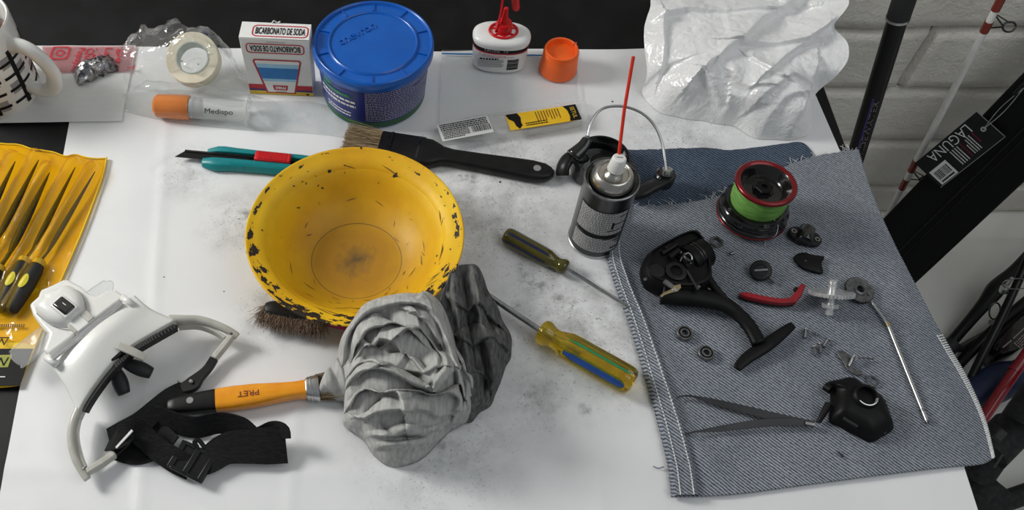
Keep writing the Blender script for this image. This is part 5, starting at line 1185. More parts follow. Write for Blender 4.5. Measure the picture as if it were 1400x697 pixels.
MB().lathe(Msp, [(.0250, .0500), (.0306, .0507), (.0318, .0522), (.0318, .0540), (.0308, .0554), (.0294, .0560), (.0276, .0554), (.0258, .0542)], 72).build('rim', 'spool_red', sp, smooth=50)
MB().lathe(Msp, [(.0260, .0544), (.0236, .0512), (.0211, .0442), (.0196, .0427), (.0110, .0427), (.0100, .0442), (0, .0442)], 64).build('spool_cup', 'spool_black', sp, smooth=40)
MB().lathe(Msp, [(0, .043), (.0098, .043), (.0098, .0475), (.0088, .0485), (.0035, .0485), (.0035, .0460), (0, .0460)], 6).build('drag_nut', 'reel_black', sp, smooth=None)
MB().tube(cr([Msp @ V(.010, -.0245, .026), Msp @ V(.016, -.030, .020), Msp @ V(.014, -.037, .012), G(1048, 325, .002), G(1046, 336, .0005)], 6), .00028, 5).build('line_end', 'stitch_white', sp)
# reel body
rb = thing('fishing_reel', G(940, 390), 'black fishing reel body with curved stem and foot, gear side open', 'reel part')
ob = [(873, 377), (877, 363), (890, 353), (908, 343), (926, 334), (944, 330), (956, 342), (963, 362), (967, 386), (964, 402), (948, 411), (922, 412), (896, 406), (879, 396)]
op = cr([G(*p) for p in ob], 4, True); cen = sum(op, V(0, 0, 0)) / len(op)
MB().loft([[cen + (p - cen) * s + V(0, 0, z) for p in op] for s, z in ((.93, 0), (1.0, .004), (1.0, .014), (.97, .020), (.90, .0235))], cap=True).build('gear_housing', 'reel_black', rb, smooth=35)
MB().loft([[cen + (p - cen) * s + V(.0, 0, z) for p in op] for s, z in ((.90, .0236), (.90, .0262), (.84, .0268), (.82, .0200))], cap=True).build('housing_rim', 'reel_black', rb, smooth=35)
na, nb = G(934, 362, .014), G(963, 344, .014); Mnk = axis_frame(na, nb - na); nl = (nb - na).length
MB().lathe(Mnk, [(0, -.006), (.0135, -.006), (.0135, .004), (.0172, .005), (.0180, .008), (.0175, .012), (.0165, .0125), (.0165, nl - .002), (.0155, nl), (.0120, nl), (.0115, nl - .006), (0, nl - .006)], 44).build('neck', 'reel_black', rb)
for k, z in enumerate((.0135, .017)): MB().lathe(Mnk, [(.0164, z), (.0170, z + .0005), (.0170, z + .0015), (.0164, z + .002)], 40).build('neck_ring', 'black_gloss', rb)
MB().lathe(axis_frame(G(940, 353, .028), V(.5, .3, 1)), [(.0040, 0), (.0062, 0), (.0064, .001), (.0062, .002), (.0040, .002), (.0040, 0)], 26).build('bearing_race', 'steel_dark', rb)
MB().tube(cr([G(930, 357, .026), G(934, 350, .029), G(941, 346, .030), G(946, 352, .029), G(944, 360, .027)], 6), .0008, 6).build('spring', 'steel', rb)
for (a, b) in (((926, 338, .026), (918, 333, .020)), ((905, 347, .024), (925, 334, .026)), ((928, 342, .028), (915, 352, .028))): MB().tube([G(*a), G(*b)], .0030, 8).build('trip_arm', 'reel_black', rb)
MB().box(fr(G(912, 344, .022), G(930, 336, .022)) @ T(.005, .002, .002), .014, .005, .006).build('bracket', 'black_plastic', rb, bevel=.001)
stp = cr([G(905, 398, .010), G(935, 403, .011), G(965, 408, .012), G(990, 416, .012), G(1010, 430, .011), G(1026, 448, .010), G(1038, 470, .009)], 6)
MB().tube(stp, [.0150 - .0075 * min(1, i / (len(stp) * .6)) for i in range(len(stp))], 20, flat=(1.0, .72)).build('stem', 'reel_black', rb, smooth=180)
MB().tube(cr([G(966, 380, .018), G(978, 394, .017), G(996, 412, .015)], 5), [.0055 - .0003 * i for i in range(11)], 12).build('stem_rib', 'reel_black', rb, smooth=180)
fo = cr([G(1007, 504, .004), G(1022, 489, .0055), G(1046, 473, .008), G(1066, 458, .0075), G(1084, 444, .006)], 6)
MB().tube(fo, [.0036 + .0030 * math.sin(PI * (i / (len(fo) - 1))) ** .8 for i in range(len(fo))], 14, flat=(1.0, .42)).build('foot', 'reel_black', rb, smooth=180)
lvM = [(902, 405), (906, 401), (917, 396), (921, 391), (930, 389), (931, 394), (926, 399), (916, 401), (908, 404), (904, 407)]
MB().prism([G(*p, .0275) for p in lvM], .0014).build('stop_lever', 'brass', rb, bevel=.0003)
MB().lathe(T(*G(922, 396, .029)), [(0, 0), (.0022, 0), (.0020, .0012), (0, .0015)], 14).build('lever_screw', 'steel', rb)
MB().box(fr(G(909, 385, .026), G(920, 393, .026)) @ T(.005, 0, 0), .012, .005, .002).build('worn_slot', 'steel_dark', rb)
for p in ((882, 382, .026), (955, 392, .026), (930, 345, .027)): MB().lathe(T(*G(*p)), [(0, 0), (.0019, 0), (.0016, .001), (0, .0011)], 12).build('body_screw', 'steel_dark', rb)
MB().box(fr(G(938, 372, .024), G(952, 396, .024)) @ T(.012, 0, .002), .024, .0022, .003).build('guide_rail', 'black_gloss', rb)
MB().lathe(T(*G(924, 372, .0235)), [(.006, 0), (.0105, 0), (.0108, .0025), (.0098, .0030), (.0065, .0030), (.006, 0)], 28).build('gear_seat', 'black_plastic', rb)
MB().lathe(T(*G(897, 372, .0235)), [(0, 0), (.0075, 0), (.0078, .003), (.006, .0034), (0, .0034)], 26).build('gear_seat', 'black_plastic', rb)
# bearings
def dupl(root, loc, label=None, rot=0):
    r = root.copy(); COL.objects.link(r); r.location = loc; r.rotation_euler = (0, 0, rot)
    if label: r['label'] = label
    for ch in list(root.children):
        c = ch.copy(); COL.objects.link(c); c.parent = r
        for g in ch.children:
            d = g.copy(); COL.objects.link(d); d.parent = c
    return r
b0_ = G(935, 457, .0003); be = thing('ball_bearing', b0_, 'small dark steel ball bearing on denim, the one nearer the reel housing', 'bearing', 'ball bearings on the denim')
Mb_ = T(*b0_)
MB().lathe(Mb_, [(.0062, 0), (.0079, 0), (.0081, .0006), (.0081, .0036), (.0077, .0041), (.0064, .0041), (.0062, .0036), (.0062, 0)], 40).build('outer_ring', 'steel_dark', be)
MB().lathe(Mb_, [(.0030, 0), (.0045, 0), (.0045, .0041), (.0032, .0041), (.0030, .0036), (.0030, 0)], 32).build('inner_ring', 'steel_dark', be)
MB().lathe(Mb_, [(.0044, .0030), (.0063, .0030)], 32).build('shield', 'black_plastic', be)
dupl(be, G(964.5, 484, .0003), 'small dark steel ball bearing on denim, the one nearer the tweezers')
# nut, set screw
c = G(979.5, 331.5); MB().lathe(T(*c) @ RZ(.3), [(.0037, 0), (.0072, 0), (.0075, .0005), (.0075, .0018), (.0070, .0023), (.0040, .0023), (.0037, .0018), (.0037, 0)], 6)
nut = MB(); M_ = T(*c) @ RZ(.3)
ho = [[M_ @ V(r * math.cos(PI * k / 3 + (0)), r * math.sin(PI * k / 3), z) for k in range(6) for _ in (0,)] for r, z in ((.0072, 0), (.0075, .0004), (.0075, .0019), (.0070, .0023))]
hi_ = [[M_ @ V(r * math.cos(PI * k / 3), r * math.sin(PI * k / 3), z) for k in range(6)] for r, z in ((.0046, .0023), (.0044, .0019), (.0044, 0))]
nut.loft(ho + hi_ + [ho[0]], cap=False)
setp(nut.build('hex_nut', 'gear_grey', smooth=None), 'flat steel hex nut lying beside the reel spool', 'nut')
sc1 = thing('set_screw', G(1000, 347), 'tiny dark set screw lying below the hex nut', 'screw')
Ma = axis_frame(G(998, 347, .0018), V(1, .3, 0)); MB().lathe(Ma, [(0, 0), (.0018, 0), (.0018, .0048), (0, .0048)], 12).build('thread', 'steel_dark', sc1); MB().lathe(Ma, [(0, .0048), (.0010, .0048), (.0010, .0056), (0, .0056)], 6).build('socket', 'steel', sc1)
# drag knob with pin
kb = thing('drag_adjuster', G(1041, 371), 'round black knob with a short metal pin beside the red lever', 'knob')
Mk_ = axis_frame(G(1040, 370, .006), V(-.25, -.35, 1)); MB().lathe(Mk_, [(0, -.0035), (.0095, -.0035), (.0108, -.002), (.0110, .0015), (.0100, .0030), (.0060, .0034), (.0055, .0026), (0, .0026)], 36).build('cap', 'black_plastic', kb)
MB().box(Mk_ @ RZ(.6) @ T(0, 0, .0030), .013, .0018, .0012).build('slot', 'steel_dark', kb)
MB().tube([G(1046, 375, .004), G(1059, 386, .0025)], .0018, 10).build('pin', 'steel_dark', kb)
# red lever
rl = thing('drag_lever', G(1055, 408), 'curved red lever with black tail lying above the reel foot', 'lever')
pth = cr([G(1012, 403, .004), G(1022, 405, .005), G(1045, 410, .006), G(1066, 413, .006), G(1084, 412, .006)], 6); MB().strip(pth, [.0025 + .0032 * min(1, i / 6) for i in range(len(pth))], .0070).build('blade', 'lever_red', rl, bevel=.0012)
MB().strip([p + V(0, .0006, -.0032) for p in pth], [.0050 + .003 * min(1, i / 6) for i in range(len(pth))], .0022).build('rubber_backing', 'black_plastic', rl)
MB().strip([G(1082, 413, .006), G(1090, 404, .008), G(1097, 391, .009)], [.0075, .007, .005], .008).build('tail', 'lever_red', rl, bevel=.001)
MB().lathe(T(*G(1088, 397, .009)), [(.0012, 0), (.0028, 0), (.0028, .003), (.0012, .003), (.0012, 0)], 16).build('pivot_eye', 'black_plastic', rl)
# black seat clamp with two eyelets
cp = thing('line_clip', G(1098, 327), 'black two-eyed bracket with a raised saddle above the black blade piece', 'bracket')
Mcp = fr(G(1076, 318), G(1121, 334)); cl_ = (G(1121, 334) - G(1076, 318)).length
pl_ = [V(cl_/2 + (cl_/2) * abs(math.cos(a)) ** .9 * (1 if math.cos(a) > 0 else -1), .0098 * abs(math.sin(a)) ** .9 * (1 if math.sin(a) > 0 else -1), 0) for a in [2 * PI * k / 28 for k in range(28)]]
MB().prism([Mcp @ p for p in pl_], Mcp.to_3x3() @ V(0, 0, .006)).build('plate', 'black_plastic', cp, bevel=.001)
MB().lathe(Mcp @ T(cl_ * .50, 0, .006) @ RX(PI / 2), [(0, -.0095), (.0082, -.0095), (.0085, -.009), (.0085, .009), (.0082, .0095), (0, .0095)], 28).build('saddle', 'black_gloss', cp)
for x in (.15, .86): MB().lathe(Mcp @ T(cl_ * x, 0, .0062), [(.0013, 0), (.0030, 0), (.0030, .0006), (.0013, .0006), (.0013, 0)], 18).build('eyelet', 'steel_dark', cp)
MB().box(Mcp @ T(cl_ * .34, -.0075, .007), .0035, .0016, .004).build('tab', 'steel', cp)
# black blade piece
bp_ = [(1084, 355), (1088, 349), (1098, 347), (1110, 350), (1126, 353), (1122, 362), (1124, 375), (1110, 373), (1094, 367)]
bpt = thing('cover_plate', G(1105, 361), 'flat black leaf shaped cover piece with a notched end', 'reel part')
pp = cr([G(*p) for p in bp_], 3, True); cc = sum(pp, V(0, 0, 0)) / len(pp)
MB().loft([[cc + (p - cc) * s + V(0, 0, z) for p in pp] for s, z in ((.95, 0), (1, .001), (.97, .0032), (.80, .0046))]).build('shell', 'reel_black', bpt)
MB().lathe(T(*G(1101, 357, .0044)), [(0, 0), (.0018, 0), (.0015, .0009), (0, .001)], 12).build('stud', 'black_gloss', bpt)
# pinion: big face gear on its shaft, leaning on rim and shaft end
ax_ = V(0.03, math.sin(_p - .16), math.cos(_p - .16)); gc = P(1137, 401, DH + .0185)
gr = thing('drive_gear', up(gc, DH), 'bright alloy drive gear leaning on its toothed rim and shaft end', 'gear'); Mg = axis_frame(gc, ax_)
def gear(mb, M, r0, r1, z0, z1, n, rin=0.0, tw=.5):
    rings = []
    for z, k in ((z0, 1), (z1, 1)):
        ring = []
        for i in range(n):
            for j, r in ((0, r0), (.25, r1), (.5, r1), (.75, r0)): a = 2 * PI * (i + j) / n; ring.append(M @ V(r * math.cos(a), r * math.sin(a), z))
        rings.append(ring)
    if rin:
        m = len(rings[0]); inn = [[M @ V(rin * math.cos(2 * PI * i / m), rin * math.sin(2 * PI * i / m), z) for i in range(m)] for z in (z1, z0)]
        return mb.loft(rings + inn + [rings[0]], cap=False)
    return mb.loft(rings)
gear(MB(), Mg, .0196, .0215, -.0018, .0018, 40).build('face_gear', 'alloy', gr, smooth=None)
MB().lathe(Mg, [(0, -.0225), (.0032, -.0225), (.0042, -.0215), (.0042, -.0185), (.0036, -.018), (.0036, .006), (.0045, .0065), (.0045, .0095), (.0036, .010), (.0046, .0115), (.0046, .0140), (0, .0140)], 24).build('shaft', 'alloy', gr)
gear(MB(), Mg, .0062, .0078, -.0145, -.0105, 14).build('small_gear', 'alloy', gr, smooth=None)
# second gear lying flat
g2c = G(1172, 399, .001); g2 = thing('spur_gear', g2c, 'dull grey flat gear wheel lying next to the alloy gear', 'gear'); Mg2 = T(*g2c) @ RX(D(4)) @ RY(D(6)) @ T(0, 0, .0018)
gear(MB(), Mg2, .0138, .0150, 0, .0034, 44, rin=.0040).build('wheel', 'gear_grey', g2, smooth=30)
MB().lathe(Mg2, [(.0040, .0034), (.0062, .0034), (.0064, .0042), (.0052, .0050), (.0040, .0050), (.0040, .0034)], 26).build('boss', 'gear_grey', g2)
MB().lathe(Mg2 @ T(.008, -.005, .0034), [(0, 0), (.0016, 0), (.0016, .0012), (0, .0012)], 12).build('pin', 'steel_dark', g2)
# main shaft
ms = thing('main_shaft', G(1228, 490), 'long thin steel shaft lying along the denim right of the gears', 'shaft')
A_, B_, C_ = G(1190, 411, .002), G(1213, 443, .002), G(1267, 575, .002)
A_, B_, C_ = G(1191, 412, .002), G(1214, 444, .002), G(1267, 575, .002)
MB().tube([A_, B_], .0015, 12).build('thin_end', 'steel', ms); MB().tube([B_, C_], .0021, 14).build('rod', 'steel', ms)
dd = (C_ - B_).normalized(); MB().tube([B_ - dd * .002, B_ + dd * .002], .0026, 14).build('collar', 'brass', ms); MB().tube([C_ - dd * .012, C_ - dd * .009], .0024, 12).build('groove', 'steel_dark', ms); MB().tube([C_ - dd * .001, C_ + dd * .002], .0017, 12).build('tip', 'steel_dark', ms)
# screws
def screw(a, b, label, first=None):
    A, B = G(*a, .0018), G(*b, .0014); s_ = thing('small_screw', up(A, DH), label, 'screw', 'small screws on the denim'); d = B - A; M = axis_frame(A, d); l = d.length
    MB().lathe(M, [(0, -.0006), (.0016, -.0006), (.0024, .0002), (.0024, .0014), (.0012, .0016)], 16).build('head', 'steel', s_)
    n = max(4, int(l / .0008)); pr = [(.0011 + (.0003 if i % 2 else 0), .0016 + (l - .0024) * i / n) for i in range(n + 1)]
    MB().lathe(M, pr + [(0, l)], 12).build('thread', 'steel_dark', s_)
screw((1102.5, 450), (1101, 463), 'lone small steel screw lying apart from the trio, nearer the red lever')
screw((1113, 473), (1114, 487), 'end screw of the trio of small steel screws, farthest from the trip lever')
screw((1121, 469), (1122.5, 483), 'middle screw of the trio of small steel screws on denim')
screw((1133, 463), (1126, 475), 'slanted end screw of the trio of small steel screws, nearest the trip lever')
bb = MB(); bb.lathe(axis_frame(G(1116, 457, .0015), V(.4, .6, .5)), [(0, -.0016), (.0014, -.0014), (.0020, 0), (.0014, .0014), (0, .0016)], 12); setp(bb.build('grub_screw', 'steel_dark', smooth=30), 'tiny dark grub screw beside the loose small screws', 'screw')
# wire clip
wc_ = thing('trip_lever', G(1162, 498), 'bent steel trip lever with open hook beside the thin washer', 'lever')
cl1 = [(1143, 481), (1149, 480), (1158, 484), (1163, 492), (1160, 500), (1166, 505), (1177, 508), (1178, 513), (1170, 514), (1158, 507), (1153, 497), (1146, 488)]
MB().prism([G(*p, .0006) for p in cl1], .0018).build('plate', 'gear_grey', wc_, bevel=.0004)
MB().tube(cr([G(1160, 500, .003), G(1164, 492, .005), G(1167, 486, .006), G(1171, 488, .006), G(1169, 494, .004)], 5), .0012, 8).build('hook', 'steel', wc_)
MB().tube(cr([G(1170, 489, .004), G(1182, 489, .003), G(1194, 491, .002)], 4), .0009, 6).build('spring_leg', 'steel_dark', wc_)
wsh = MB().lathe(T(*G(1192.5, 521, .0003)), [(.0042, 0), (.0062, 0), (.0063, .0004), (.0062, .0008), (.0042, .0008), (.0042, 0)], 32)
setp(wsh.build('washer', 'gear_grey'), 'thin grey washer lying above the black side cover', 'washer')
# side cover
cv = thing('side_cover', G(1172, 560), 'black reel side cover with a silver lipped bearing hole', 'reel part')
co = [(1127, 527), (1134, 523), (1145, 521), (1158, 518), (1167, 523), (1186, 537), (1201, 545), (1209, 556), (1215, 572), (1219, 588), (1205, 598), (1190, 605), (1170, 596), (1150, 585), (1135, 577), (1133, 565), (1135, 548), (1134, 535)]
pp = cr([G(*p) for p in co], 3, True); cc = sum(pp, V(0, 0, 0)) / len(pp)
MB().loft([[cc + (p - cc) * s + V(0, 0, z) for p in pp] for s, z in ((1, 0), (1.0, .004), (.97, .006), (.86, .012), (.66, .0165), (.45, .018))]).build('shell', 'reel_black', cv, smooth=35)
bo = G(1171, 551, .0); Mbo = T(bo.x, bo.y, bo.z) @ RX(D(6))
MB().lathe(Mbo, [(.0150, .010), (.0125, .018), (.0112, .0215), (.0098, .0225), (.0088, .0220), (.0085, .012), (0, .0115)], 40).build('boss', 'reel_black', cv)
MB().lathe(Mbo, [(.0084, .0212), (.0098, .0222), (.0100, .0228), (.0092, .0230), (.0086, .0222)], 40, a0=-2.6, a1=-.3).build('bearing_lip', 'steel', cv)
MB().tube([G(1133, 552, .008), G(1126, 565, .006), G(1119, 577, .003)], [.0035, .003, .0022], 10).build('lug', 'reel_black', cv)
MB().tube([G(1128, 528, .007), G(1136, 533, .009)], .0042, 12).build('lug', 'reel_black', cv)
MB().tube([G(1152, 571, .012), G(1172, 583, .011)], .0022, 8).build('rib', 'black_plastic', cv)
MB().lathe(T(*G(1208, 590, .006)), [(.0008, 0), (.0024, 0), (.0022, .001), (.0008, .001)], 14).build('screw_hole', 'black_gloss', cv)
# tweezers
tz = thing('tweezers', G(1030, 572), 'dark steel tweezers with curved tips lying open on denim', 'tweezers')
def arm(pts, ws, name): 
    pp_ = cr([G(*p) for p in pts], 6); n = len(pp_); w_ = [ws[min(int(i / (n - 1) * (len(ws) - 1)), len(ws) - 2)] + (ws[min(int(i / (n - 1) * (len(ws) - 1)), len(ws) - 2) + 1] - ws[min(int(i / (n - 1) * (len(ws) - 1)), len(ws) - 2)]) * (i / (n - 1) * (len(ws) - 1) % 1) for i in range(n)]
    MB().strip(pp_, w_, .0014, [V(0, -.45, .9)] * n).build(name, 'gunmetal', tz, bevel=.0003)
arm([(926, 543, .003), (936, 541, .004), (948, 542, .0045), (975, 549, .005), (1020, 560, .006), (1065, 571, .006), (1098, 577, .005), (1112, 580, .005)], [.0012, .0016, .002, .006, .0075, .0080, .0065, .006], 'arm')
arm([(934, 595, .003), (946, 591, .004), (958, 589, .0045), (985, 586, .005), (1020, 581, .006), (1060, 577, .006), (1095, 577, .006), (1113, 580, .006)], [.0012, .0016, .002, .0055, .0070, .0075, .0065, .006], 'arm')
MB().tube([G(1100, 578, .0055), G(1113, 580.5, .0055)], .0028, 8).build('joint', 'steel_dark', tz)
tn = MB().tube([G(1146, 617, .0008), G(1153, 625, .0008)], .0009, 6); setp(tn.build('black_pin', 'black_matte'), 'tiny black pin lying on the denim below the side cover', 'pin')
# ================================================================== rods and gear standing on the floor right of the table
FZ = -TZ
def Fp(px, py, z): return P(px, py, FZ + z)      # point z above the floor
mat('rod_black', (0.007, 0.007, 0.0075), .32, spec=.35); mat('rod_white', (0.82, 0.82, 0.79), .3, col2=(0.76, 0.76, 0.73)); mat('wrap_red', (0.20, 0.02, 0.012), .3, coat=.4)
mat('grip_blue', (0.010, 0.022, 0.075), .5, col2=(0.007, 0.014, 0.05)); mat('rod_red', (0.34, 0.008, 0.018), .28, coat=.4); mat('indigo_ink', (0.05, 0.035, 0.24), .4); mat('copper_ink', (0.42, 0.35, 0.34), .4)
# thick black rod leaning on the wall
A, B = PV(1172, 212, 1.0), PV(1239, 0, 1.04); d = (B - A).normalized()
k0 = (.004 - A.z) / d.z; k1 = (1.30 - A.z) / d.z
R0 = A + d * k0; R1 = A + d * k1; R1.y = min(R1.y, 1.105)
rd = thing('fishing_rod', R0, 'thick black fishing rod butt with metallic lettering leaning on the brick wall', 'fishing rod')
Pm = PV(1228, 24, 1.036)
MB().tube([R0, Pm], .0142, 28).build('butt', 'rod_black', rd); MB().tube([Pm, R1], .0162, 28).build('grip', 'rubber', rd)
dm = (Pm - R0).normalized(); MB().tube([Pm - dm * .003, Pm + dm * .001], .0168, 28).build('winding_ring', 'steel', rd)
# lettering runs up the side of the butt facing the table
c0_ = PV(1191, 172, 1.004); t_ = (c0_ - R0).dot(dm); cA = R0 + dm * t_
vw = (CAM - cA).normalized(); n_ = (vw - dm * vw.dot(dm)).normalized(); sd = n_.cross(dm)   # towards the viewer, across
sgn = 1 if sd.x > 0 else -1
def rodbend(off): 
    def f(c):
        a = off + c.y / .0146; r = .0144
        return cA + dm * c.x + n_ * (r * math.cos(a)) - sd * sgn * (r * math.sin(a)) * 1.0
    return f
text('TIDEWATER', None, .0125, 'copper_ink', rd, bend=rodbend(-.42), width=.118)
q = MB(); f_ = rodbend(-.02); q.strip([f_(V(x * .01 - .045, 0, 0)) for x in range(12)], .0022, .0004, [n_] * 12); q.build('indigo_line', 'indigo_ink', rd)
# white rod with red wraps
A, B = PV(1212, 298, 1.085), PV(1368, 0, 1.10); d = (B - A).normalized(); k0 = (.004 - A.z) / d.z; k1 = (1.0 - A.z) / d.z
R0, R1 = A + d * k0, A + d * k1
wr = thing('fishing_rod', R0, 'slender white fishing rod with red thread wraps leaning on the brick wall', 'fishing rod')
MB().tube([R0, R1], [.0062, .0048], 18).build('blank', 'rod_white', wr)
def on_rod(px, py):   # nearest point of the rod to the view ray
    r = ray(px, py).normalized(); w0 = CAM - R0; b = r.dot(d); den = 1 - b * b
    return R0 + d * ((d.dot(w0) - b * r.dot(w0)) / den)
for a, b in (((1371, -4), (1362, 14)), ((1352, 29), (1344, 43)), ((1251, 218), (1244, 233)), ((1236, 243), (1229, 256))):
    MB().tube([on_rod(*a), on_rod(*b)], .0066, 16).build('thread_wrap', 'wrap_red', wr)
for a, b, s_ in (((1360, 18), (1346, 38), 1), ((1246, 232), (1238, 244), 1)):
    p, q_ = on_rod(*a), on_rod(*b); m_ = (p + q_) / 2 + V(.027, -.012, -.002)
    ring = [m_ + V(.010 * math.cos(t), .008 * math.sin(t) * .6, .006 * math.sin(t)) for t in [2 * PI * k / 20 for k in range(21)]]
    MB().tube(ring, .0016, 8, cap=False).build('guide_ring', 'black_gloss', wr, smooth=180)
    for x in (p, q_): MB().tube([x, m_ + V(-.009, 0, 0)], .0012, 6).build('guide_foot', 'black_gloss', wr)
    MB().tube([p, m_ + V(.0, .003, .005)], .0010, 6).build('guide_foot', 'black_gloss', wr)
# long black rod case
E0 = Fp(1196, 376, .055); E1 = PV(1420, 155, 1.025)
cdir = (E1 - E0).normalized(); kf = 1.0
E0 = E0 - cdir * .06; E1 = E1 + cdir * .24
Mcs = fr(E0, E1); CLn = (E1 - E0).length
cs = thing('rod_case', V(E0.x, E0.y, 0), 'long flat black rod case propped up beside the wall', 'case')
cr_ = (CAM - (E0 + E1) / 2).normalized(); xx_ = (E1 - E0).normalized(); zz_ = (cr_ - xx_ * cr_.dot(xx_)).normalized(); zz_ = (zz_ * .75 + V(0, 0, .25)).normalized(); zz_ = (zz_ - xx_ * zz_.dot(xx_)).normalized(); yy_ = zz_.cross(xx_)
Mcs = Matrix((xx_, yy_, zz_)).transposed().to_4x4(); Mcs.translation = E0
mat('case_black', (0.006, 0.006, 0.0065), .55, spec=.2)
MB().box(Mcs @ T(CLn / 2, 0, -.022), CLn, .122, .044).build('shell', 'case_black', cs, bevel=.006, bseg=3)
MB().box(Mcs @ T(CLn / 2, .0, .0015), CLn - .01, .0035, .004).build('ridge', 'black_plastic', cs, bevel=.001)
MB().box(Mcs @ T(CLn / 2, -.012, .0012), CLn - .01, .0025, .003).build('ridge', 'black_plastic', cs, bevel=.001)
def on_case(px, py, h=.004):
    n = zz_; o = E0 + n * h; r = ray(px, py); return CAM + r * ((o - CAM).dot(n) / r.dot(n))
hc = on_case(1400, 120, .006)
MB().tube([hc + xx_ * (.016 * math.cos(t)) + zz_ * (.010 * math.sin(t)) + yy_ * .004 for t in [2 * PI * k / 20 for k in range(21)]], .003, 8, cap=False).build('zip_loop', 'black_plastic', cs, smooth=180)
# swing tag on a cord
tg = thing('swing_tag', on_case(1310, 200), 'black swing tag with white brand lettering and barcode on the rod case', 'tag')
a, b, c, e = [on_case(*p, .009) for p in ((1249, 223), (1337, 150), (1373, 189), (1288, 256))]
xr = ((a - b) + (e - c)).normalized(); yr = ((e - a) + (c - b)); zr = zz_; yr = (yr - xr * yr.dot(xr)).normalized(); zr = xr.cross(yr)
if zr.dot(CAM - a) < 0: zr = -zr
Mtg = Matrix((xr, yr, zr)).transposed().to_4x4(); Mtg.translation = (a + b + c + e) / 4
tw, th = ((a - b).length + (e - c).length) / 2, ((e - a).length + (c - b).length) / 2 * .96
MB().box(Mtg, tw, th, .0012).build('card', 'black_plastic', tg)
mat('tag_silver', (0.35, 0.35, 0.35), .4)
for x, y, w_, h_ in ((0, th/2, tw, .0010), (-tw/2, 0, .0010, th)): MB().box(Mtg @ T(x, y, .0006), w_, h_, .0006).build('card_edge', 'tag_silver', tg)
text('LAGUNA', Mtg @ T(.002, -th * .30, .0010), .026, 'white_ink', tg, width=tw * .62, bold=-.0002)
MB().box(Mtg @ T(tw * .33, th * .22, .0008), tw * .26, th * .50, .0004).build('barcode_label', 'card_white', tg)
q = MB(); x = tw * .23; rnd = random.Random(6)
while x < tw * .43:
    t = rnd.choice((.0007, .0012, .0018)); q.quad(*[Mtg @ V(px_, py_, .0012) for px_, py_ in ((x, th * .06), (x + t, th * .06), (x + t, th * .33), (x, th * .33))]); x += t + .0011
q.build('barcode', 'black_ink', tg, clean=False)
q = MB(); dashes(q, plane_fn(Mtg @ T(tw * .33, th * .40, .0012)), tw * .2, .005, 1, 5, .7); q.build('price_print', 'black_ink', tg, clean=False)
q = MB(); dashes(q, plane_fn(Mtg @ T(tw * .03, th * .13, .0009) @ RZ(-PI / 2)), th * .5, tw * .14, 4, 61, .4, .05, .12, .02); dashes(q, plane_fn(Mtg @ T(-tw * .17, th * .10, .0009) @ RZ(-PI / 2)), th * .5, tw * .13, 4, 62, .4, .05, .12, .02); q.build('fine_print', 'white_ink', tg, clean=False)
mat('tag_red', (0.20, 0.01, 0.03), .5)
q = MB(); dashes(q, plane_fn(Mtg @ T(-tw * .27, th * .02, .0009) @ RZ(-PI / 2)), th * .35, .004, 1, 63, .6); dashes(q, plane_fn(Mtg @ T(-tw * .075, th * .12, .0009) @ RZ(-PI / 2)), th * .5, .004, 1, 64, .6); q.build('red_print', 'tag_red', tg, clean=False)
hl = Mtg @ V(-tw * .40, -th * .02, .001)
MB().lathe(axis_frame(hl, zr), [(.002, 0), (.0045, 0), (.0045, .001), (.002, .001), (.002, 0)], 16).build('eyelet', 'steel', tg)
MB().tube(cr([hl, hl.lerp(hc, .5) + zz_ * .006 + yy_ * .004, hc], 6), .0007, 6).build('cord', 'steel', tg); MB().tube(cr([hl, hl.lerp(hc, .5) + zz_ * .006 - yy_ * .004, hc], 6), .0007, 6).build('cord', 'steel', tg)
# black rods lying across each other near the floor
def floor_rod(name, label, pts, r, m='rod_black', cat='fishing rod', seg=14):
    pp_ = [Fp(*p) for p in pts]; t = thing(name, V(pp_[0].x, pp_[0].y, 0), label, cat)
    d_ = (pp_[-1] - pp_[-2]).normalized(); l_ = (1.118 - pp_[-1].y) / d_.y      # the far end leans on the wall
    if l_ > .02: pp_ += [pp_[-1] + d_ * (l_ * k / 3) for k in (1, 2, 3)]
    return t, pp_
r1, pp_ = floor_rod('fishing_rod', 'black fishing rod with thick swollen grip, the outermost rod towards the rod case', [(1262, 524, .012), (1284, 488, .02), (1345, 416, .05), (1368, 387, .06), (1400, 355, .075), (1470, 275, .11)], 0)
pp2 = cr(pp_, 6); n = len(pp2); kk = 5 * 6; MB().tube(pp2, [.010 + .0065 * math.exp(-((i / kk - .52) / .13) ** 2) for i in range(n)], 18).build('blank', 'rod_black', r1, smooth=180)
MB().tube([Fp(1284, 489, .025), Fp(1302, 470, .028)], .015, 16).build('butt_cap', 'rubber', r1)
r2, pp_ = floor_rod('fishing_rod', 'thin black fishing rod with wire guides crossing the other rods', [(1300, 580, .010), (1330, 512, .05), (1366, 440, .10), (1396, 375, .15), (1440, 270, .22)], 0)
MB().tube(cr(pp_, 6), .0075, 14).build('blank', 'rod_black', r2, smooth=180)
def wire_loop(par, c, rx, ry, z, tilt=0.0, m='black_gloss', r=.0016):
    o = Fp(*c, z); MB().tube([o + V(rx * math.cos(t), ry * math.sin(t) * .7, ry * math.sin(t) * .7) for t in [2 * PI * k / 24 for k in range(25)]], r, 7, cap=False).build('guide_ring', m, par, smooth=180)
wire_loop(r2, (1360, 425), .010, .016, .10); wire_loop(r2, (1390, 388), .026, .010, .15, m='steel_dark', r=.0012)
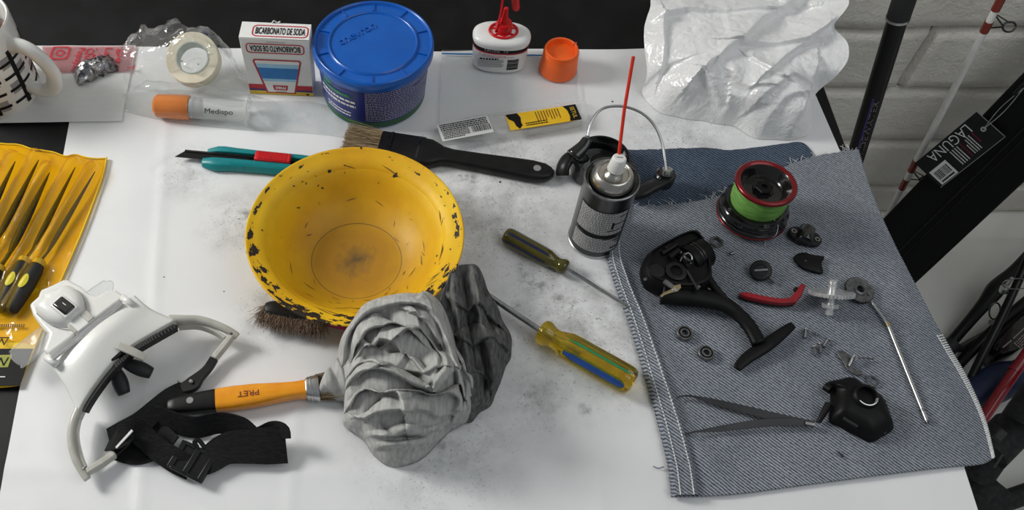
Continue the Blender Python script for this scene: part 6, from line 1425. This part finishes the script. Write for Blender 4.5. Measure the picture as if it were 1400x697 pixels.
MB().tube([Fp(1376, 390, .14), Fp(1384, 380, .16)], .0028, 8).build('winding_ring', 'steel', r2); MB().tube([Fp(1372, 398, .13), Fp(1374, 393, .14)], .0078, 12).build('winding_ring', 'steel', r2); MB().tube([Fp(1357, 444, .09), Fp(1359, 439, .095)], .0080, 12).build('winding_ring', 'steel_dark', r2)
r3, pp_ = floor_rod('fishing_rod', 'plain black fishing rod lying between the thick gripped rod and slate blade', [(1294, 516, .011), (1328, 480, .026), (1362, 447, .045), (1400, 414, .062), (1460, 366, .09)], 0)
MB().tube(cr(pp_, 6), .0095, 14).build('blank', 'rod_black', r3, smooth=180)
# dark slim pouch and oval badge bag
mat('slate', (0.028, 0.028, 0.030), .5, col2=(0.036, 0.036, 0.038))
sp_ = [(1300, 478), (1330, 463), (1365, 440), (1402, 420), (1425, 410), (1415, 430), (1396, 440), (1375, 456), (1358, 475), (1335, 477)]
pz = thing('paddle_blade', Fp(1370, 450, 0).xy.to_3d(), 'slate grey tapered blade lying under the crossed rods', 'blade')
pp_ = cr([Fp(*p, .012) for p in sp_], 3, True); cc = sum(pp_, V(0, 0, 0)) / len(pp_)
MB().loft([[cc + (p - cc) * s + V(0, 0, z) for p in pp_] for s, z in ((.96, -.011), (1, -.004), (.97, .006), (.8, .012))]).build('shell', 'slate', pz)
MB().strip([Fp(1305, 477, .024), Fp(1350, 452, .026), Fp(1402, 424, .026)], .006, .004).build('edge_strip', 'black_gloss', pz)
ov = [(1361, 476), (1363, 466), (1375, 452), (1395, 435), (1425, 412), (1455, 400), (1460, 425), (1430, 455), (1402, 473), (1385, 482), (1368, 485)]
oz = thing('oval_case', Fp(1410, 450, 0).xy.to_3d(), 'glossy black oval case with grey emblem beside the red rod', 'case')
pp_ = cr([Fp(*p, .06) for p in ov], 4, True); cc = sum(pp_, V(0, 0, 0)) / len(pp_)
MB().loft([[cc + (p - cc) * s + V(0, 0, z) for p in pp_] for s, z in ((.9, -.055), (.98, -.04), (1, -.01), (.98, .002), (.93, .006))]).build('shell', 'black_gloss', oz)
MB().strip([Fp(1371, 475, .068), Fp(1383, 465, .068)], .0022, .001).build('print_line', 'grey_ink', oz); MB().strip([Fp(1385, 463, .068), Fp(1402, 447, .068)], .0022, .001).build('print_line', 'grey_ink', oz)
q = MB(); dashes(q, plane_fn(T(*Fp(1397, 466, .068)) @ RZ(D(38))), .035, .014, 4, 71, .45, .1, .25, .05); q.build('emblem', 'copper_ink', oz, clean=False)
# blue grip and red rod
bgp = thing('blue_grip', Fp(1360, 520, 0).xy.to_3d(), 'dark blue moulded handle with black collar lying under the red rod', 'handle')
A, B = Fp(1312, 548, .035), Fp(1402, 505, .035); n = 16
MB().tube([A.lerp(B, i / n) for i in range(n + 1)], [.024 + .010 * math.sin(PI * i / n) ** .7 - .008 * max(0, (i - 12) / 4) for i in range(n + 1)], 22).build('grip', 'grip_blue', bgp, smooth=180)
MB().tube([B - (B - A).normalized() * .006, B + (B - A).normalized() * .05], [.024, .020], 20).build('collar', 'rubber', bgp)
rr1, pp_ = floor_rod('fishing_rod', 'bright red rod crossing over the blue handle', [(1270, 680, .012), (1345, 570, .06), (1372, 530, .085), (1400, 489, .11), (1450, 415, .16)], 0)
MB().tube(cr(pp_, 6), .0098, 16).build('blank', 'rod_red', rr1, smooth=180)
MB().tube([Fp(1386, 508, .098), Fp(1390, 503, .101)], .0108, 16).build('winding_ring', 'rod_red', rr1)
# black folding stand in the corner
stn = thing('folding_stand', Fp(1380, 640, 0).xy.to_3d(), 'black folding stand with thick jointed legs beside the table corner', 'stand')
def leg(a, b, r, flat=(1, 1), nm='leg'): MB().tube([Fp(*a), Fp(*b)], r, 16, flat=flat).build(nm, 'black_matte', stn, smooth=60)
leg((1300, 720, .02), (1345, 652, .10), .027); leg((1335, 655, .10), (1400, 560, .20), .023); leg((1395, 575, .20), (1470, 470, .30), .027)
leg((1468, 472, .30), (1540, 590, .02), .022); leg((1330, 700, .06), (1460, 655, .06), .017, nm='crossbar')
leg((1350, 620, .15), (1385, 585, .16), .031, nm='joint'); leg((1330, 690, .05), (1356, 660, .07), .034, nm='joint')
MB().box(T(*Fp(1367, 595, .215)) @ RZ(.7), .022, .012, .008).build('latch', 'slate', stn, bevel=.002)
MB().box(T(*Fp(1365, 630, .19)) @ RZ(.8), .03, .003, .004).build('release_bar', 'slate', stn)
